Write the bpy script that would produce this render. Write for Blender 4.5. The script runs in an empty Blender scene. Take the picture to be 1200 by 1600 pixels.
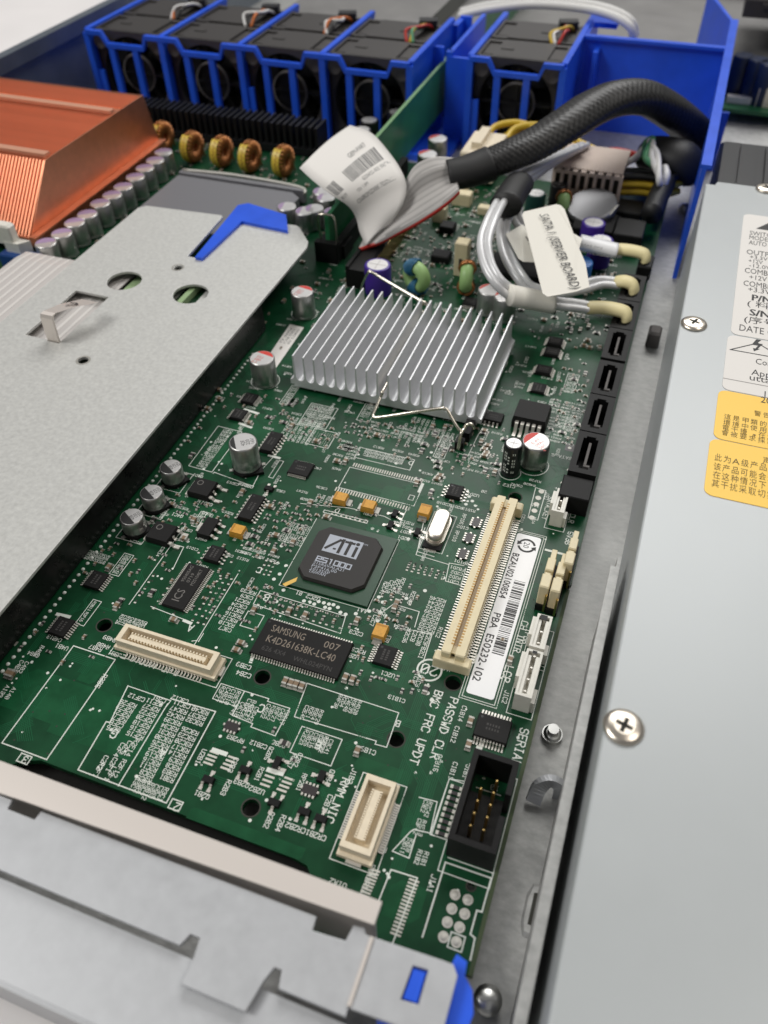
import bpy, bmesh, math, random
from mathutils import Matrix, Vector
random.seed(11)
SC = bpy.context.scene
COL = SC.collection
S = 0.001                      # everything below is written in millimetres
RAD = math.radians

# ------------------------------------------------------------------ camera
RC = ((0.9405803342979308, 0.33914146228559644, -0.017079323487191794),
      (0.23655384912691318, -0.69048718573098, -0.6835713004541316),
      (-0.24362042442134108, 0.6389135425862394, -0.7296838862854704))
FPX, CAMZ = 1241.4, 157.6      # focal length in photograph pixels, lens height over the board
cam = bpy.data.cameras.new("camera")
cam_o = bpy.data.objects.new("camera", cam)
COL.objects.link(cam_o)
cam_o.matrix_world = Matrix(((RC[0][0], -RC[1][0], -RC[2][0], 0),
                             (RC[0][1], -RC[1][1], -RC[2][1], 0),
                             (RC[0][2], -RC[1][2], -RC[2][2], CAMZ * S),
                             (0, 0, 0, 1)))
cam.sensor_fit = 'VERTICAL'
cam.sensor_height = 36.0
cam.sensor_width = 27.0
cam.lens = FPX / 1600.0 * 36.0
cam.clip_start, cam.clip_end = 0.005, 20.0
cam.dof.use_dof = True
SC.camera = cam_o


def at(px, py, z=0.0):
    """point of the scene (mm) at height z that the photograph shows at pixel px, py"""
    u, v = (px - 600) / FPX, (py - 800) / FPX
    d = [RC[0][k] * u + RC[1][k] * v + RC[2][k] for k in range(3)]
    t = (z - CAMZ) / d[2]
    return Vector((d[0] * t, d[1] * t, z))


cam.dof.focus_distance = (CAMZ - 1.0) / 0.7297 * 0.985 * S
_f = at(590, 915, 1)
cam.dof.focus_distance = (Vector(RC[2]) @ (_f - Vector((0, 0, CAMZ)))) * S
cam.dof.aperture_fstop = cam.lens * 1e-3 / (2 * 0.82e-3)
cam.dof.aperture_blades = 0

# ------------------------------------------------------------------ light: a lit room, broad ceiling panels
w = bpy.data.worlds.new("World")
SC.world = w
w.use_nodes = True
w.node_tree.nodes["Background"].inputs[0].default_value = (0.96, 0.97, 1.0, 1)
w.node_tree.nodes["Background"].inputs[1].default_value = 0.15


def area(name, loc, target, sx, sy, power, col):
    l = bpy.data.lights.new(name, 'AREA')
    l.shape = 'RECTANGLE'
    l.size, l.size_y, l.energy, l.color = sx, sy, power, col
    o = bpy.data.objects.new(name, l)
    COL.objects.link(o)
    o.location = loc
    o.rotation_euler = (Vector(target) - Vector(loc)).to_track_quat('-Z', 'Y').to_euler()
    return o


area("ceiling_panel_light", (-1.0, -0.35, 1.35), (-0.08, 0.15, 0), 0.8, 0.5, 14.0, (1.0, 0.985, 0.955))
area("ceiling_panel_light", (0.0, 1.42, 1.3), (-0.05, 0.22, 0), 1.2, 0.8, 17.0, (1.0, 0.99, 0.97))
area("ceiling_panel_light", (0.75, 0.25, 1.4), (0.05, 0.12, 0), 0.7, 0.5, 4.0, (1.0, 0.94, 0.87))
SC.view_settings.view_transform = 'Standard'
SC.view_settings.look = 'None'
SC.view_settings.exposure = 0.0
SC.view_settings.gamma = 1.0

# ------------------------------------------------------------------ materials


def mat(name, col, rough=0.5, metal=0.0, noise=None, bump=None, spec=0.5, coat=0.0, aniso=None):
    """procedural material; noise=(scale per mm, amount, detail), bump=(scale per mm, strength)"""
    m = bpy.data.materials.new(name)
    m.use_nodes = True
    nt = m.node_tree
    b = nt.nodes["Principled BSDF"]
    b.inputs["Base Color"].default_value = (*col, 1)
    b.inputs["Roughness"].default_value = rough
    b.inputs["Metallic"].default_value = metal
    b.inputs["Specular IOR Level"].default_value = spec
    b.inputs["Coat Weight"].default_value = coat
    if noise or bump:
        tc = nt.nodes.new("ShaderNodeTexCoord")
    if noise:
        mp = nt.nodes.new("ShaderNodeMapping")
        sc = noise[0] / S
        mp.inputs["Scale"].default_value = (sc, sc, sc) if not aniso else (sc * aniso[0], sc * aniso[1], sc * aniso[2])
        nt.links.new(tc.outputs["Object"], mp.inputs[0])
        n = nt.nodes.new("ShaderNodeTexNoise")
        n.inputs["Scale"].default_value = 1.0
        n.inputs["Detail"].default_value = noise[2] if len(noise) > 2 else 4
        n.inputs["Roughness"].default_value = 0.65
        nt.links.new(mp.outputs[0], n.inputs["Vector"])
        r = nt.nodes.new("ShaderNodeValToRGB")
        a = noise[1]
        r.color_ramp.elements[0].position = 0.3
        r.color_ramp.elements[1].position = 0.7
        r.color_ramp.elements[0].color = (*[max(0, c * (1 - a)) for c in col], 1)
        r.color_ramp.elements[1].color = (*[min(1, c * (1 + a)) for c in col], 1)
        nt.links.new(n.outputs["Fac"], r.inputs[0])
        nt.links.new(r.outputs[0], b.inputs["Base Color"])
        mr = nt.nodes.new("ShaderNodeMapRange")
        mr.inputs["To Min"].default_value = max(0.02, rough * 0.85)
        mr.inputs["To Max"].default_value = min(1, rough * 1.15)
        nt.links.new(n.outputs["Fac"], mr.inputs["Value"])
        nt.links.new(mr.outputs[0], b.inputs["Roughness"])
    if bump:
        n2 = nt.nodes.new("ShaderNodeTexNoise")
        n2.inputs["Scale"].default_value = bump[0] / S
        n2.inputs["Detail"].default_value = 3
        nt.links.new(tc.outputs["Object"], n2.inputs["Vector"])
        bp = nt.nodes.new("ShaderNodeBump")
        bp.inputs["Strength"].default_value = bump[1]
        bp.inputs["Distance"].default_value = 0.05 * S
        nt.links.new(n2.outputs["Fac"], bp.inputs["Height"])
        nt.links.new(bp.outputs[0], b.inputs["Normal"])
    return m


M = dict(
    pcb=mat("green_solder_mask", (0.0045, 0.053, 0.0195), 0.36, 0, noise=(0.09, 0.3, 3), bump=(2.2, 0.12), spec=0.27),
    pour=mat("copper_under_mask", (0.0062, 0.073, 0.0265), 0.36, 0, noise=(0.2, 0.2, 2), bump=(2.2, 0.12), spec=.27),
    trace=mat("trace_under_mask", (0.0105, 0.100, 0.040), 0.36, 0, spec=.27),
    pcb_edge=mat("board_edge", (0.05, 0.075, 0.03), 0.7),
    silk=mat("white_silkscreen", (0.72, 0.75, 0.69), 0.6),
    pad=mat("bare_tinned_pad", (0.62, 0.60, 0.54), 0.55, 0.2),
    tin=mat("tinned_pad", (0.46, 0.45, 0.41), 0.5, 0.6, noise=(2.5, 0.12, 2)),
    lead=mat("tinned_lead", (0.70, 0.67, 0.61), 0.4, 0.6),
    hole=mat("hole_wall", (0.03, 0.03, 0.022), 0.7),
    black=mat("black_moulding", (0.009, 0.0088, 0.0088), 0.5, 0, noise=(3.0, 0.25, 2), bump=(9, 0.2), spec=.2),
    chip=mat("black_epoxy", (0.0115, 0.011, 0.0108), 0.55, 0, noise=(5.0, 0.2, 2), bump=(14, 0.3), spec=.22),
    bga=mat("dark_grey_epoxy", (0.026, 0.0235, 0.022), 0.6, 0, noise=(5.0, 0.12, 2), bump=(14, 0.3)),
    film=mat("black_plastic_wall", (0.008, 0.008, 0.008), 0.28, 0, noise=(0.25, 0.4, 5), bump=(0.6, 0.1)),
    chipmark=mat("grey_laser_marking", (0.17, 0.16, 0.15), 0.7),
    chipdim=mat("faint_laser_marking", (0.05, 0.047, 0.045), 0.7),
    goldmark=mat("tan_laser_marking", (0.24, 0.2, 0.16), 0.7),
    logo=mat("silver_print", (0.42, 0.45, 0.51), 0.55),
    bgasub=mat("chip_substrate_green", (0.008, 0.05, 0.020), 0.35, 0),
    gold=mat("gold_plating", (0.83, 0.58, 0.22), 0.3, 1.0),
    goldprint=mat("gold_corner_mark", (0.75, 0.48, 0.13), 0.4, 0.6), contact=mat("dull_gold_contact", (0.46, 0.27, 0.08), 0.5, .2),
    can=mat("brushed_can_aluminium", (0.52, 0.515, 0.50), 0.36, 0.9, noise=(1.2, 0.08, 3), aniso=(1, 1, .05)),
    cantop=mat("can_top_aluminium", (0.62, 0.61, 0.60), 0.42, 0.6),
    sleeve_black=mat("black_sleeve", (0.012, 0.012, 0.013), 0.28),
    sleeve_purple=mat("purple_sleeve", (0.055, 0.022, 0.26), 0.32),
    sleeve_navy=mat("navy_sleeve", (0.016, 0.025, 0.06), 0.3),
    sleeve_blue=mat("blue_sleeve", (0.03, 0.16, 0.5), 0.4),
    sleeve_green=mat("dark_teal_sleeve", (0.01, 0.06, 0.05), 0.4),
    red=mat("red_print", (0.62, 0.045, 0.03), 0.5),
    redpale=mat("pale_red_print", (0.55, 0.10, 0.08), 0.5),
    mark_black=mat("black_print", (0.012, 0.012, 0.012), 0.5),
    mark_purple=mat("lilac_print", (0.36, 0.25, 0.41), 0.5),
    tant=mat("tantalum_orange", (0.66, 0.33, 0.045), 0.5, 0, noise=(2, 0.12, 2)),
    tantband=mat("tantalum_band", (0.45, 0.2, 0.02), 0.5),
    brown=mat("ceramic_brown", (0.22, 0.15, 0.09), 0.45),
    resist=mat("resistor_black", (0.03, 0.025, 0.025), 0.4),
    beige=mat("cream_plastic", (0.76, 0.66, 0.43), 0.45, 0, noise=(0.6, 0.05, 2)),
    ivory=mat("ivory_plastic", (0.80, 0.70, 0.53), 0.45, 0, noise=(0.6, 0.05, 2)),
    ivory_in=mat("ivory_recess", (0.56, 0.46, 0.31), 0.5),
    white_pl=mat("white_nylon", (0.76, 0.74, 0.67), 0.42, 0, noise=(0.6, 0.05, 2)),
    tan_pl=mat("tan_connector_plastic", (0.62, 0.50, 0.42), 0.5),
    crystal=mat("crystal_can_steel", (0.60, 0.56, 0.50), 0.42, 1.0, bump=(1.2, 0.1)),
    alu=mat("satin_aluminium", (0.76, 0.765, 0.775), 0.5, 0.65, noise=(1.5, 0.03, 3), aniso=(1, .06, 1)),
    wire=mat("spring_wire", (0.75, 0.70, 0.60), 0.25, 1.0),
    copper=mat("copper_fin", (0.84, 0.36, 0.21), 0.42, 0.9, noise=(0.25, 0.06, 3)),
    copper_edge=mat("copper_bright", (0.80, 0.42, 0.28), 0.5, 0.5),
    steel=mat("galvanised_steel", (0.60, 0.60, 0.575), 0.55, 0.35, noise=(0.8, 0.11, 8), bump=(1.5, 0.12)),
    floor_steel=mat("grey_zinc_floor", (0.46, 0.46, 0.445), 0.55, 0.5, noise=(0.5, 0.22, 9), bump=(2.5, 0.25), aniso=(.6, 1, 1)),
    wall_steel=mat("blue_grey_steel", (0.23, 0.26, 0.30), 0.45, 0.8, noise=(0.05, 0.1, 3)),
    bez_steel=mat("bright_zinc", (0.50, 0.51, 0.525), 0.5, 0.55, noise=(0.3, 0.05, 6), bump=(1.5, 0.05)),
    lip_steel=mat("nickel_lip", (0.74, 0.68, 0.63), 0.45, 0.6),
    psu=mat("psu_painted_steel", (0.465, 0.49, 0.495), 0.38, 0.1, noise=(0.04, 0.02, 6), bump=(0.03, 0.5)),
    bay=mat("bay_steel", (0.22, 0.215, 0.21), 0.55, 0.5, noise=(0.05, 0.1, 3)),
    screw=mat("nickel_screw", (0.82, 0.74, 0.63), 0.28, 1.0),
    steelscrew=mat("zinc_screw", (0.6, 0.6, 0.58), 0.3, 1.0),
    blue=mat("blue_plastic", (0.018, 0.105, 0.76), 0.36, 0, noise=(0.08, 0.08, 2)),
    fan=mat("fan_black_plastic", (0.040, 0.036, 0.034), 0.5, 0, bump=(3, 0.15)),
    fan_dk=mat("fan_rotor_black", (0.012, 0.012, 0.013), 0.4),
    rubber=mat("grey_rubber", (0.12, 0.11, 0.105), 0.7),
    heat_black=mat("black_anodised", (0.010, 0.010, 0.012), 0.4, 0.2),
    paper=mat("white_label_paper", (0.80, 0.77, 0.73), 0.6),
    sticker=mat("glossy_white_label", (0.86, 0.86, 0.87), 0.35),
    tagpaper=mat("cream_tag", (0.80, 0.77, 0.69), 0.55),
    yellow=mat("yellow_label", (0.95, 0.58, 0.035), 0.4),
    ink=mat("black_ink", (0.025, 0.025, 0.025), 0.6),
    inkgrey=mat("grey_ink", (0.12, 0.12, 0.12), 0.6),
    inkbrown=mat("brown_ink", (0.13, 0.08, 0.01), 0.6),
    linegrey=mat("label_rule", (0.3, 0.28, 0.27), 0.6),
    ribbon=mat("grey_ribbon", (0.50, 0.48, 0.46), 0.5), ribbon2=mat("grey_ribbon_shade", (0.38, 0.365, 0.35), 0.5), gap_shade=mat("gap_shade_black", (0.01, 0.01, 0.009), 0.9, 0, bump=(2, .6)),
    sata=mat("silver_cable_jacket", (0.74, 0.74, 0.745), 0.3, 0.15),
    tape=mat("yellowed_tape", (0.80, 0.70, 0.38), 0.5),
    mesh_sleeve=mat("black_braid", (0.017, 0.0165, 0.016), 0.42, 0, noise=(1.2, 0.6, 2), bump=(1.4, 0.5)),
    shrink=mat("black_shrink", (0.012, 0.012, 0.012), 0.55, 0, bump=(0.8, .3)),
    w_yellow=mat("yellow_wire", (0.62, 0.42, 0.03), 0.4), w_red=mat("red_wire", (0.5, 0.03, 0.02), 0.4),
    w_white=mat("white_wire", (0.75, 0.74, 0.72), 0.4), w_green=mat("green_wire", (0.10, 0.33, 0.16), 0.4),
    w_black=mat("black_wire", (0.01, 0.01, 0.01), 0.4), w_orange=mat("orange_wire", (0.6, 0.16, 0.03), 0.4),
    enamel=mat("enamelled_copper", (0.42, 0.17, 0.06), 0.3, 0.7), core_y=mat("yellow_core", (0.72, 0.52, 0.06), 0.4),
    core_g=mat("pale_green_core", (0.33, 0.52, 0.20), 0.45), core_b=mat("blue_core", (0.02, 0.12, 0.22), 0.45),
    battery=mat("battery_steel", (0.30, 0.30, 0.31), 0.4, 0.9),
    flex=mat("flat_flex_cable", (0.56, 0.53, 0.51), 0.4), flexline=mat("flex_conductor", (0.72, 0.69, 0.66), 0.35),
    socket=mat("grey_socket_cover", (0.20, 0.20, 0.215), 0.5, 0.3),
    table=mat("pale_table", (0.82, 0.79, 0.78), 0.6, 0, noise=(0.02, 0.02, 2)),
    latch_blue=mat("deep_blue_plastic", (0.01, 0.06, 0.24), 0.5),
    ilm=mat("package_tan", (0.16, 0.14, 0.07), 0.6),
)

# ------------------------------------------------------------------ mesh helpers


class MB:
    """collects shapes (mm) for ONE mesh object"""
    count = 0

    def __init__(s):
        s.v, s.f, s.m, s.sm = [], [], [], []

    def add(s, vs, fs, mi=0, smooth=False):
        o = len(s.v)
        s.v += [tuple(v) for v in vs]
        s.f += [tuple(i + o for i in f) for f in fs]
        s.m += [mi] * len(fs)
        s.sm += [smooth] * len(fs)
        return s

    def prism(s, poly, z0, z1, mi=0, cap0=True, inset=0.0):
        n = len(poly)
        if inset:
            cx = sum(p[0] for p in poly) / n
            cy = sum(p[1] for p in poly) / n
            top = []
            for x, y in poly:
                l = math.hypot(x - cx, y - cy)
                k = max(0, (l - inset) / l)
                top.append((cx + (x - cx) * k, cy + (y - cy) * k))
        else:
            top = poly
        vs = [(x, y, z0) for x, y in poly] + [(x, y, z1) for x, y in top]
        fs = [(i, (i + 1) % n, n + (i + 1) % n, n + i) for i in range(n)]
        fs.append(tuple(range(n, 2 * n)))
        if cap0:
            fs.append(tuple(range(n - 1, -1, -1)))
        return s.add(vs, fs, mi)

    def box(s, cx, cy, z0, sx, sy, h, mi=0, rot=0.0, cham=0.0, inset=0.0):
        a, b = sx / 2, sy / 2
        if cham:
            c = cham
            p = [(-a + c, -b), (a - c, -b), (a, -b + c), (a, b - c), (a - c, b), (-a + c, b), (-a, b - c), (-a, -b + c)]
        else:
            p = [(-a, -b), (a, -b), (a, b), (-a, b)]
        ca, sa = math.cos(rot), math.sin(rot)
        p = [(cx + x * ca - y * sa, cy + x * sa + y * ca) for x, y in p]
        return s.prism(p, z0, z0 + h, mi, True, inset)

    def bev(s, cx, cy, z0, sx, sy, h, b=0.2, mi=0):
        """box with softened upper edges"""
        s.box(cx, cy, z0, sx, sy, h - b, mi, 0, b * .7)
        a = MB().box(cx, cy, z0 + h - b, sx, sy, b, mi, 0, b * .7, inset=b * 1.2)
        s.add(a.v, a.f, mi)
        return s

    def lathe(s, prof, cx=0, cy=0, seg=24, mi=0, smooth=True, cap=True):
        vs, fs = [], []
        for r, z in prof:
            for k in range(seg):
                t = 2 * math.pi * k / seg
                vs.append((cx + r * math.cos(t), cy + r * math.sin(t), z))
        for i in range(len(prof) - 1):
            for k in range(seg):
                k2 = (k + 1) % seg
                fs.append((i * seg + k, i * seg + k2, (i + 1) * seg + k2, (i + 1) * seg + k))
        s.add(vs, fs, mi, smooth)
        if cap:
            n = len(prof) - 1
            s.add(vs[n * seg:], [tuple(range(seg))], mi)
        return s

    def cyl(s, cx, cy, z0, r, h, seg=16, mi=0):
        return s.lathe([(r, z0), (r, z0 + h)], cx, cy, seg, mi, seg > 8)

    def disc(s, cx, cy, z, r, seg=12, mi=0, r0=0.0):
        if r0:
            a = [(cx + r * math.cos(6.2832 * k / seg), cy + r * math.sin(6.2832 * k / seg), z) for k in range(seg)]
            b = [(cx + r0 * math.cos(6.2832 * k / seg), cy + r0 * math.sin(6.2832 * k / seg), z) for k in range(seg)]
            return s.add(a + b, [(k, (k + 1) % seg, seg + (k + 1) % seg, seg + k) for k in range(seg)], mi)
        return s.add([(cx + r * math.cos(6.2832 * k / seg), cy + r * math.sin(6.2832 * k / seg), z) for k in range(seg)],
                     [tuple(range(seg))], mi)

    def tube(s, pts, r, seg=8, mi=0, ry=None, flat=None):
        """round (or flat: half-width r, half-thickness ry, widths along 'flat') tube along points"""
        pts = [Vector(p) for p in pts]
        n = len(pts)
        vs, fs = [], []
        up = Vector((0, 0, 1))
        prev = None
        for i, p in enumerate(pts):
            t = (pts[min(i + 1, n - 1)] - pts[max(i - 1, 0)]).normalized()
            if flat is not None:
                x = Vector(flat[i] if isinstance(flat, list) else flat)
                x = (x - t * x.dot(t)).normalized()
            elif prev is None:
                x = t.cross(up)
                if x.length < 1e-3:
                    x = t.cross(Vector((1, 0, 0)))
                x.normalize()
            else:
                x = (prev - t * prev.dot(t)).normalized()
            prev = x
            y = t.cross(x)
            rr = r[i] if isinstance(r, (list, tuple)) else r
            r2 = (ry[i] if isinstance(ry, (list, tuple)) else ry) if ry is not None else rr
            for k in range(seg):
                a = 2 * math.pi * (k + .5) / seg
                vs.append(p + x * (rr * math.cos(a)) + y * (r2 * math.sin(a)))
        for i in range(n - 1):
            for k in range(seg):
                k2 = (k + 1) % seg
                fs.append((i * seg + k, i * seg + k2, (i + 1) * seg + k2, (i + 1) * seg + k))
        fs.append(tuple(range(seg - 1, -1, -1)))
        fs.append(tuple(range((n - 1) * seg, n * seg)))
        return s.add(vs, fs, mi, seg > 4)

    def stroke(s, a, b, w, z, mi=0):
        dx, dy = b[0] - a[0], b[1] - a[1]
        l = math.hypot(dx, dy)
        if l < 1e-6:
            return
        ux, uy = dx / l * w / 2, dy / l * w / 2
        MB.count += 1
        z += (MB.count % 23) * .0021
        s.add([(a[0] - ux + uy, a[1] - uy - ux, z), (b[0] + ux + uy, b[1] + uy - ux, z),
               (b[0] + ux - uy, b[1] + uy + ux, z), (a[0] - ux - uy, a[1] - uy + ux, z)], [(0, 1, 2, 3)], mi)

    def mesh(s, name, mats):
        me = bpy.data.meshes.new(name)
        me.from_pydata([(x * S, y * S, z * S) for x, y, z in s.v], [], s.f)
        for m in (mats if isinstance(mats, (list, tuple)) else [mats]):
            me.materials.append(m)
        me.polygons.foreach_set("material_index", s.m)
        me.polygons.foreach_set("use_smooth", s.sm)
        me.update()
        return me


def spline(pts, n=8):
    """Catmull-Rom through points"""
    P = [Vector(p) for p in pts]
    out = []
    for i in range(len(P) - 1):
        p0, p1, p2, p3 = P[max(i - 1, 0)], P[i], P[i + 1], P[min(i + 2, len(P) - 1)]
        for k in range(n):
            t = k / n
            out.append(0.5 * ((2 * p1) + (p2 - p0) * t + (2 * p0 - 5 * p1 + 4 * p2 - p3) * t * t + (3 * p1 - p0 - 3 * p2 + p3) * t ** 3))
    out.append(P[-1])
    return out


WL = {}


def link(name, me, parent=None, loc=(0, 0, 0), rz=0.0, rot=None):
    o = bpy.data.objects.new(name, me)
    COL.objects.link(o)
    if parent is not None:
        o.parent = parent
        base = WL[parent.name]
    else:
        base = Vector((0, 0, 0))
    o.location = (Vector(loc) - base) * S
    if rz:
        o.rotation_euler = (0, 0, rz)
    if rot:
        o.rotation_euler = rot
    WL[o.name] = Vector(loc)
    return o


def sub(name, me, parent):
    """sub-part that shares its parent's own coordinates"""
    o = bpy.data.objects.new(name, me)
    COL.objects.link(o)
    o.parent = parent
    return o


def tag(o, label, cat, group=None):
    o["label"], o["category"] = label, cat
    if group:
        o["group"] = group
    return o


def thing(name, loc, label, cat, group=None, rz=0.0):
    return tag(link(name, None, None, loc, rz), label, cat, group)


def rrect(x0, y0, x1, y1, r=1.0, n=4):
    out = []
    for cx, cy, a0 in ((x1 - r, y1 - r, 0), (x0 + r, y1 - r, 90), (x0 + r, y0 + r, 180), (x1 - r, y0 + r, 270)):
        for k in range(n + 1):
            a = RAD(a0 + 90 * k / n)
            out.append((cx + r * math.cos(a), cy + r * math.sin(a)))
    return out


def circle(cx, cy, r, n=24):
    return [(cx + r * math.cos(2 * math.pi * k / n), cy + r * math.sin(2 * math.pi * k / n)) for k in range(n)]


def sheet(name, outer, holes, z0, z1, m, bevel=0.0):
    """flat sheet with real holes, between heights z0 and z1"""
    cu = bpy.data.curves.new(name, 'CURVE')
    cu.dimensions = '2D'
    cu.fill_mode = 'BOTH'
    for poly in [outer] + list(holes):
        sp = cu.splines.new('POLY')
        sp.points.add(len(poly) - 1)
        for p, q in zip(sp.points, poly):
            p.co = (q[0] * S, q[1] * S, 0, 1)
        sp.use_cyclic_u = True
    cu.extrude = max((z1 - z0) / 2 - bevel, 1e-4) * S
    cu.bevel_depth = bevel * S
    cu.bevel_resolution = 1
    if bevel:
        cu.offset = -bevel * S
    o = bpy.data.objects.new(name, cu)
    COL.objects.link(o)
    me = bpy.data.meshes.new_from_object(o.evaluated_get(bpy.context.evaluated_depsgraph_get()))
    bpy.data.objects.remove(o)
    bpy.data.curves.remove(cu)
    me.transform(Matrix.Translation((0, 0, (z0 + z1) / 2 * S)))
    me.materials.clear()
    me.materials.append(m)
    for p in me.polygons:
        p.use_smooth = False
    return me


TXC = {}


def text_geo(body):
    """filled outline of a printed line, unit size, left-aligned"""
    if body not in TXC:
        cu = bpy.data.curves.new("print", 'FONT')
        cu.body = body
        cu.resolution_u = 2
        o = bpy.data.objects.new("print", cu)
        COL.objects.link(o)
        me = bpy.data.meshes.new_from_object(o.evaluated_get(bpy.context.evaluated_depsgraph_get()))
        bpy.data.objects.remove(o)
        TXC[body] = ([tuple(v.co) for v in me.vertices], [tuple(p.vertices) for p in me.polygons],
                     max([v.co.x for v in me.vertices] or [0]))
        bpy.data.meshes.remove(me)
    return TXC[body]


def put_text(mb, body, x, y, z, h, ang=0.0, mi=0, width=None, fn=None, shear=0.0):
    """cap height h, baseline start (x,y); fn maps (u,v) to a point for curved labels"""
    vs, fs, wd = text_geo(body)
    k = h / 0.70
    kx = k if width is None else width / max(wd, 1e-6)
    ca, sa = math.cos(ang), math.sin(ang)
    out = []
    for a, b, _ in vs:
        u, v = a * kx + b * k * shear, b * k
        if fn:
            out.append(fn(x + u * ca - v * sa, y + u * sa + v * ca))
        else:
            out.append((x + u * ca - v * sa, y + u * sa + v * ca, z))
    mb.add(out, fs, mi)


# single-stroke lettering for the board's silkscreen, on a 4 x 6 grid
GL = {}
for ch, d in {
    'A': '0024 4244 0242|02 42', 'B': '0006 0636 0333 0030|3645 4534 3433|3342 4241 4130', 'C': '4536 3616 1605 0501 0110 1030 3041',
    'D': '0006 0626 2644 4442 4220 2000', 'E': '4606 0600 0040|0333', 'F': '4606 0600|0333', 'G': '4536 3616 1605 0501 0110 1030 3041 4143 4323',
    'H': '0006|4046|0343', 'I': '1030|2026|1636', 'J': '4641 4130 3010 1001', 'K': '0006|0246|1340', 'L': '0600 0040', 'M': '0006 0623 2346 4640',
    'N': '0006 0640 4046', 'O': '0105 0516 1636 3645 4541 4130 3010 1001', 'P': '0006 0636 3645 4544 4433 3303', 'Q': '0105 0516 1636 3645 4541 4130 3010 1001|2240',
    'R': '0006 0636 3645 4544 4433 3303|2340', 'S': '4536 3616 1605 0504 0413 1333 3342 4241 4130 3010 1001', 'T': '0646|2620', 'U': '0601 0110 1030 3041 4146',
    'V': '0620 2046', 'W': '0610 1023 2330 3046', 'X': '0046|0640', 'Y': '0623 2346|2320', 'Z': '0646 4600 0040',
    '0': '0105 0516 1636 3645 4541 4130 3010 1001|0145', '1': '1526 2620|1030', '2': '0516 1636 3645 4544 4400 0040', '3': '0516 1636 3645 4544 4433 3342 4241 4130 3010 1001|3313',
    '4': '3036 3602 0242', '5': '4606 0603 0333 3342 4241 4130 3001', '6': '3616 1604 0401 0110 1030 3041 4142 4233 3303', '7': '0646 4620', '8': '1333 3344 4445 4536 3616 1605 0504 0413 1302 0201 0110 1030 3041 4142 4233',
    '9': '1030 3042 4245 4536 3616 1605 0504 0413 1343', '/': '0046', '_': '0040', '-': '1333', '+': '0343|2125', '.': '2021', ' ': ''}.items():
    segs = []
    for part in [q for q in d.replace('|', ' ').split() if len(q) == 4]:
        segs.append(((int(part[0]), int(part[1])), (int(part[2]), int(part[3]))))
    GL[ch] = segs
GL['A'] = [((0, 0), (2, 6)), ((2, 6), (4, 0)), ((1, 2), (3, 2))]


def silk_text(mb, body, x, y, h=1.15, d='U', w=0.17, z=0.05, mi=0, sp=5.6):
    """d: U upright, D upside down, S reading towards the viewer, N reading away"""
    ang = {'U': 0, 'D': math.pi, 'S': -math.pi / 2, 'N': math.pi / 2}[d]
    ca, sa = math.cos(ang), math.sin(ang)
    h *= .76
    w = max(.11, w * .70)
    k = h / 6
    for i, c in enumerate(body):
        for a, b in GL.get(c, ()):
            q = []
            for p in (a, b):
                u, v = (i * sp + p[0]) * k * .95, p[1] * k
                q.append((x + u * ca - v * sa, y + u * sa + v * ca))
            mb.stroke(q[0], q[1], w, z, mi)
    return len(body) * sp * k * .95

# ================================================================== table and chassis
o = link("table", MB().box(-200, 400, -14, 3200, 2600, 4).mesh("table", M["table"]))
o["kind"] = "structure"

ch = thing("server_chassis", (-150, 20, -9), "open galvanised steel server tray holding the green motherboard", "computer case")


def part(name, mb, m, parent, loc=None):
    me = mb if isinstance(mb, bpy.types.Mesh) else mb.mesh(name, m)
    if isinstance(mb, bpy.types.Mesh) and m is not None:
        me.materials.clear()
        me.materials.append(m)
    o = link(name, me, parent, loc or (0, 0, 0))
    return o


def ppart(name, mb, m, parent):
    """part drawn in scene millimetres"""
    return part(name, mb, m, parent, (0, 0, 0))


# floor with holes for the pressed hooks and slots
ppart("floor_panel", MB().box(-46, 330, -9.2, 534, 640, 1.2), M["floor_steel"], ch)
lw = MB().box(-313, 330, -8, 1.4, 636, 43)
lw.box(-310.4, 330, 33.8, 4, 636, 1.2).box(-309, 330, 28.5, 1.2, 636, 5.3)
ppart("side_wall", lw, M["wall_steel"], ch)
ppart("front_wall", MB().box(-50, 652, -8, 524, 1.5, 44), M["bay"], ch)
ppart("drive_bay_tray", MB().box(-100, 572, -7.9, 300, 150, 14).box(-200, 560, 6.2, 90, 150, 10), M["bay"], ch)

# rear cross bracket: bright lip, broad flange with notches, lower flange
Z2 = 22.0
lip = MB()
lip.prism([(-330, 25.5), (-16.4, 34.2), (-16.4, 37.8), (-330, 35.2)], Z2 + .3, Z2 + 1.2)
lip.box(-173, 34.9, 4, 313, .4, Z2 - 3.8)
ppart("rear_lip", lip, M["lip_steel"], ch)
ppart("gap_shade_strip", MB().box(-68, 41, -7.9, 74, 13, 3.5), M["gap_shade"], ch)  # added black strip; its colour stands in for shade in the slot gap
fl_out = [(-330, 21.6), (-44, 21.6), (-43.2, 23.6), (-41.6, 23.6), (-41.2, 21), (-41.2, 17), (-30.4, 17), (-29.6, 21.4), (-28.8, 23.8), (-27.6, 23.8), (-27, 21.4),
          (-16.2, 21.4), (-16.2, 32.6), (-17.4, 32.9), (-17.8, 33.6), (-19.6, 33.4), (-20, 30.9), (-25.4, 30.5), (-25.6, 32.6),
          (-77.6, 32.2), (-77.8, 30.6), (-83.4, 30.6), (-83.6, 32.2), (-330, 32)]
ppart("rear_flange", sheet("rear_flange", fl_out, [], Z2 - 1, Z2, M["bez_steel"], .15), M["bez_steel"], ch)
lowf = MB().box(-172, 14.6, Z2 - 3.2, 316, 12.5, 1.2)
lowf.box(-172, 8.3, -8, 316, 1.2, Z2 + 5.4)
lowf.box(-172, 9.1, Z2 - 3.0, 316, 1.0, .6)
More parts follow.
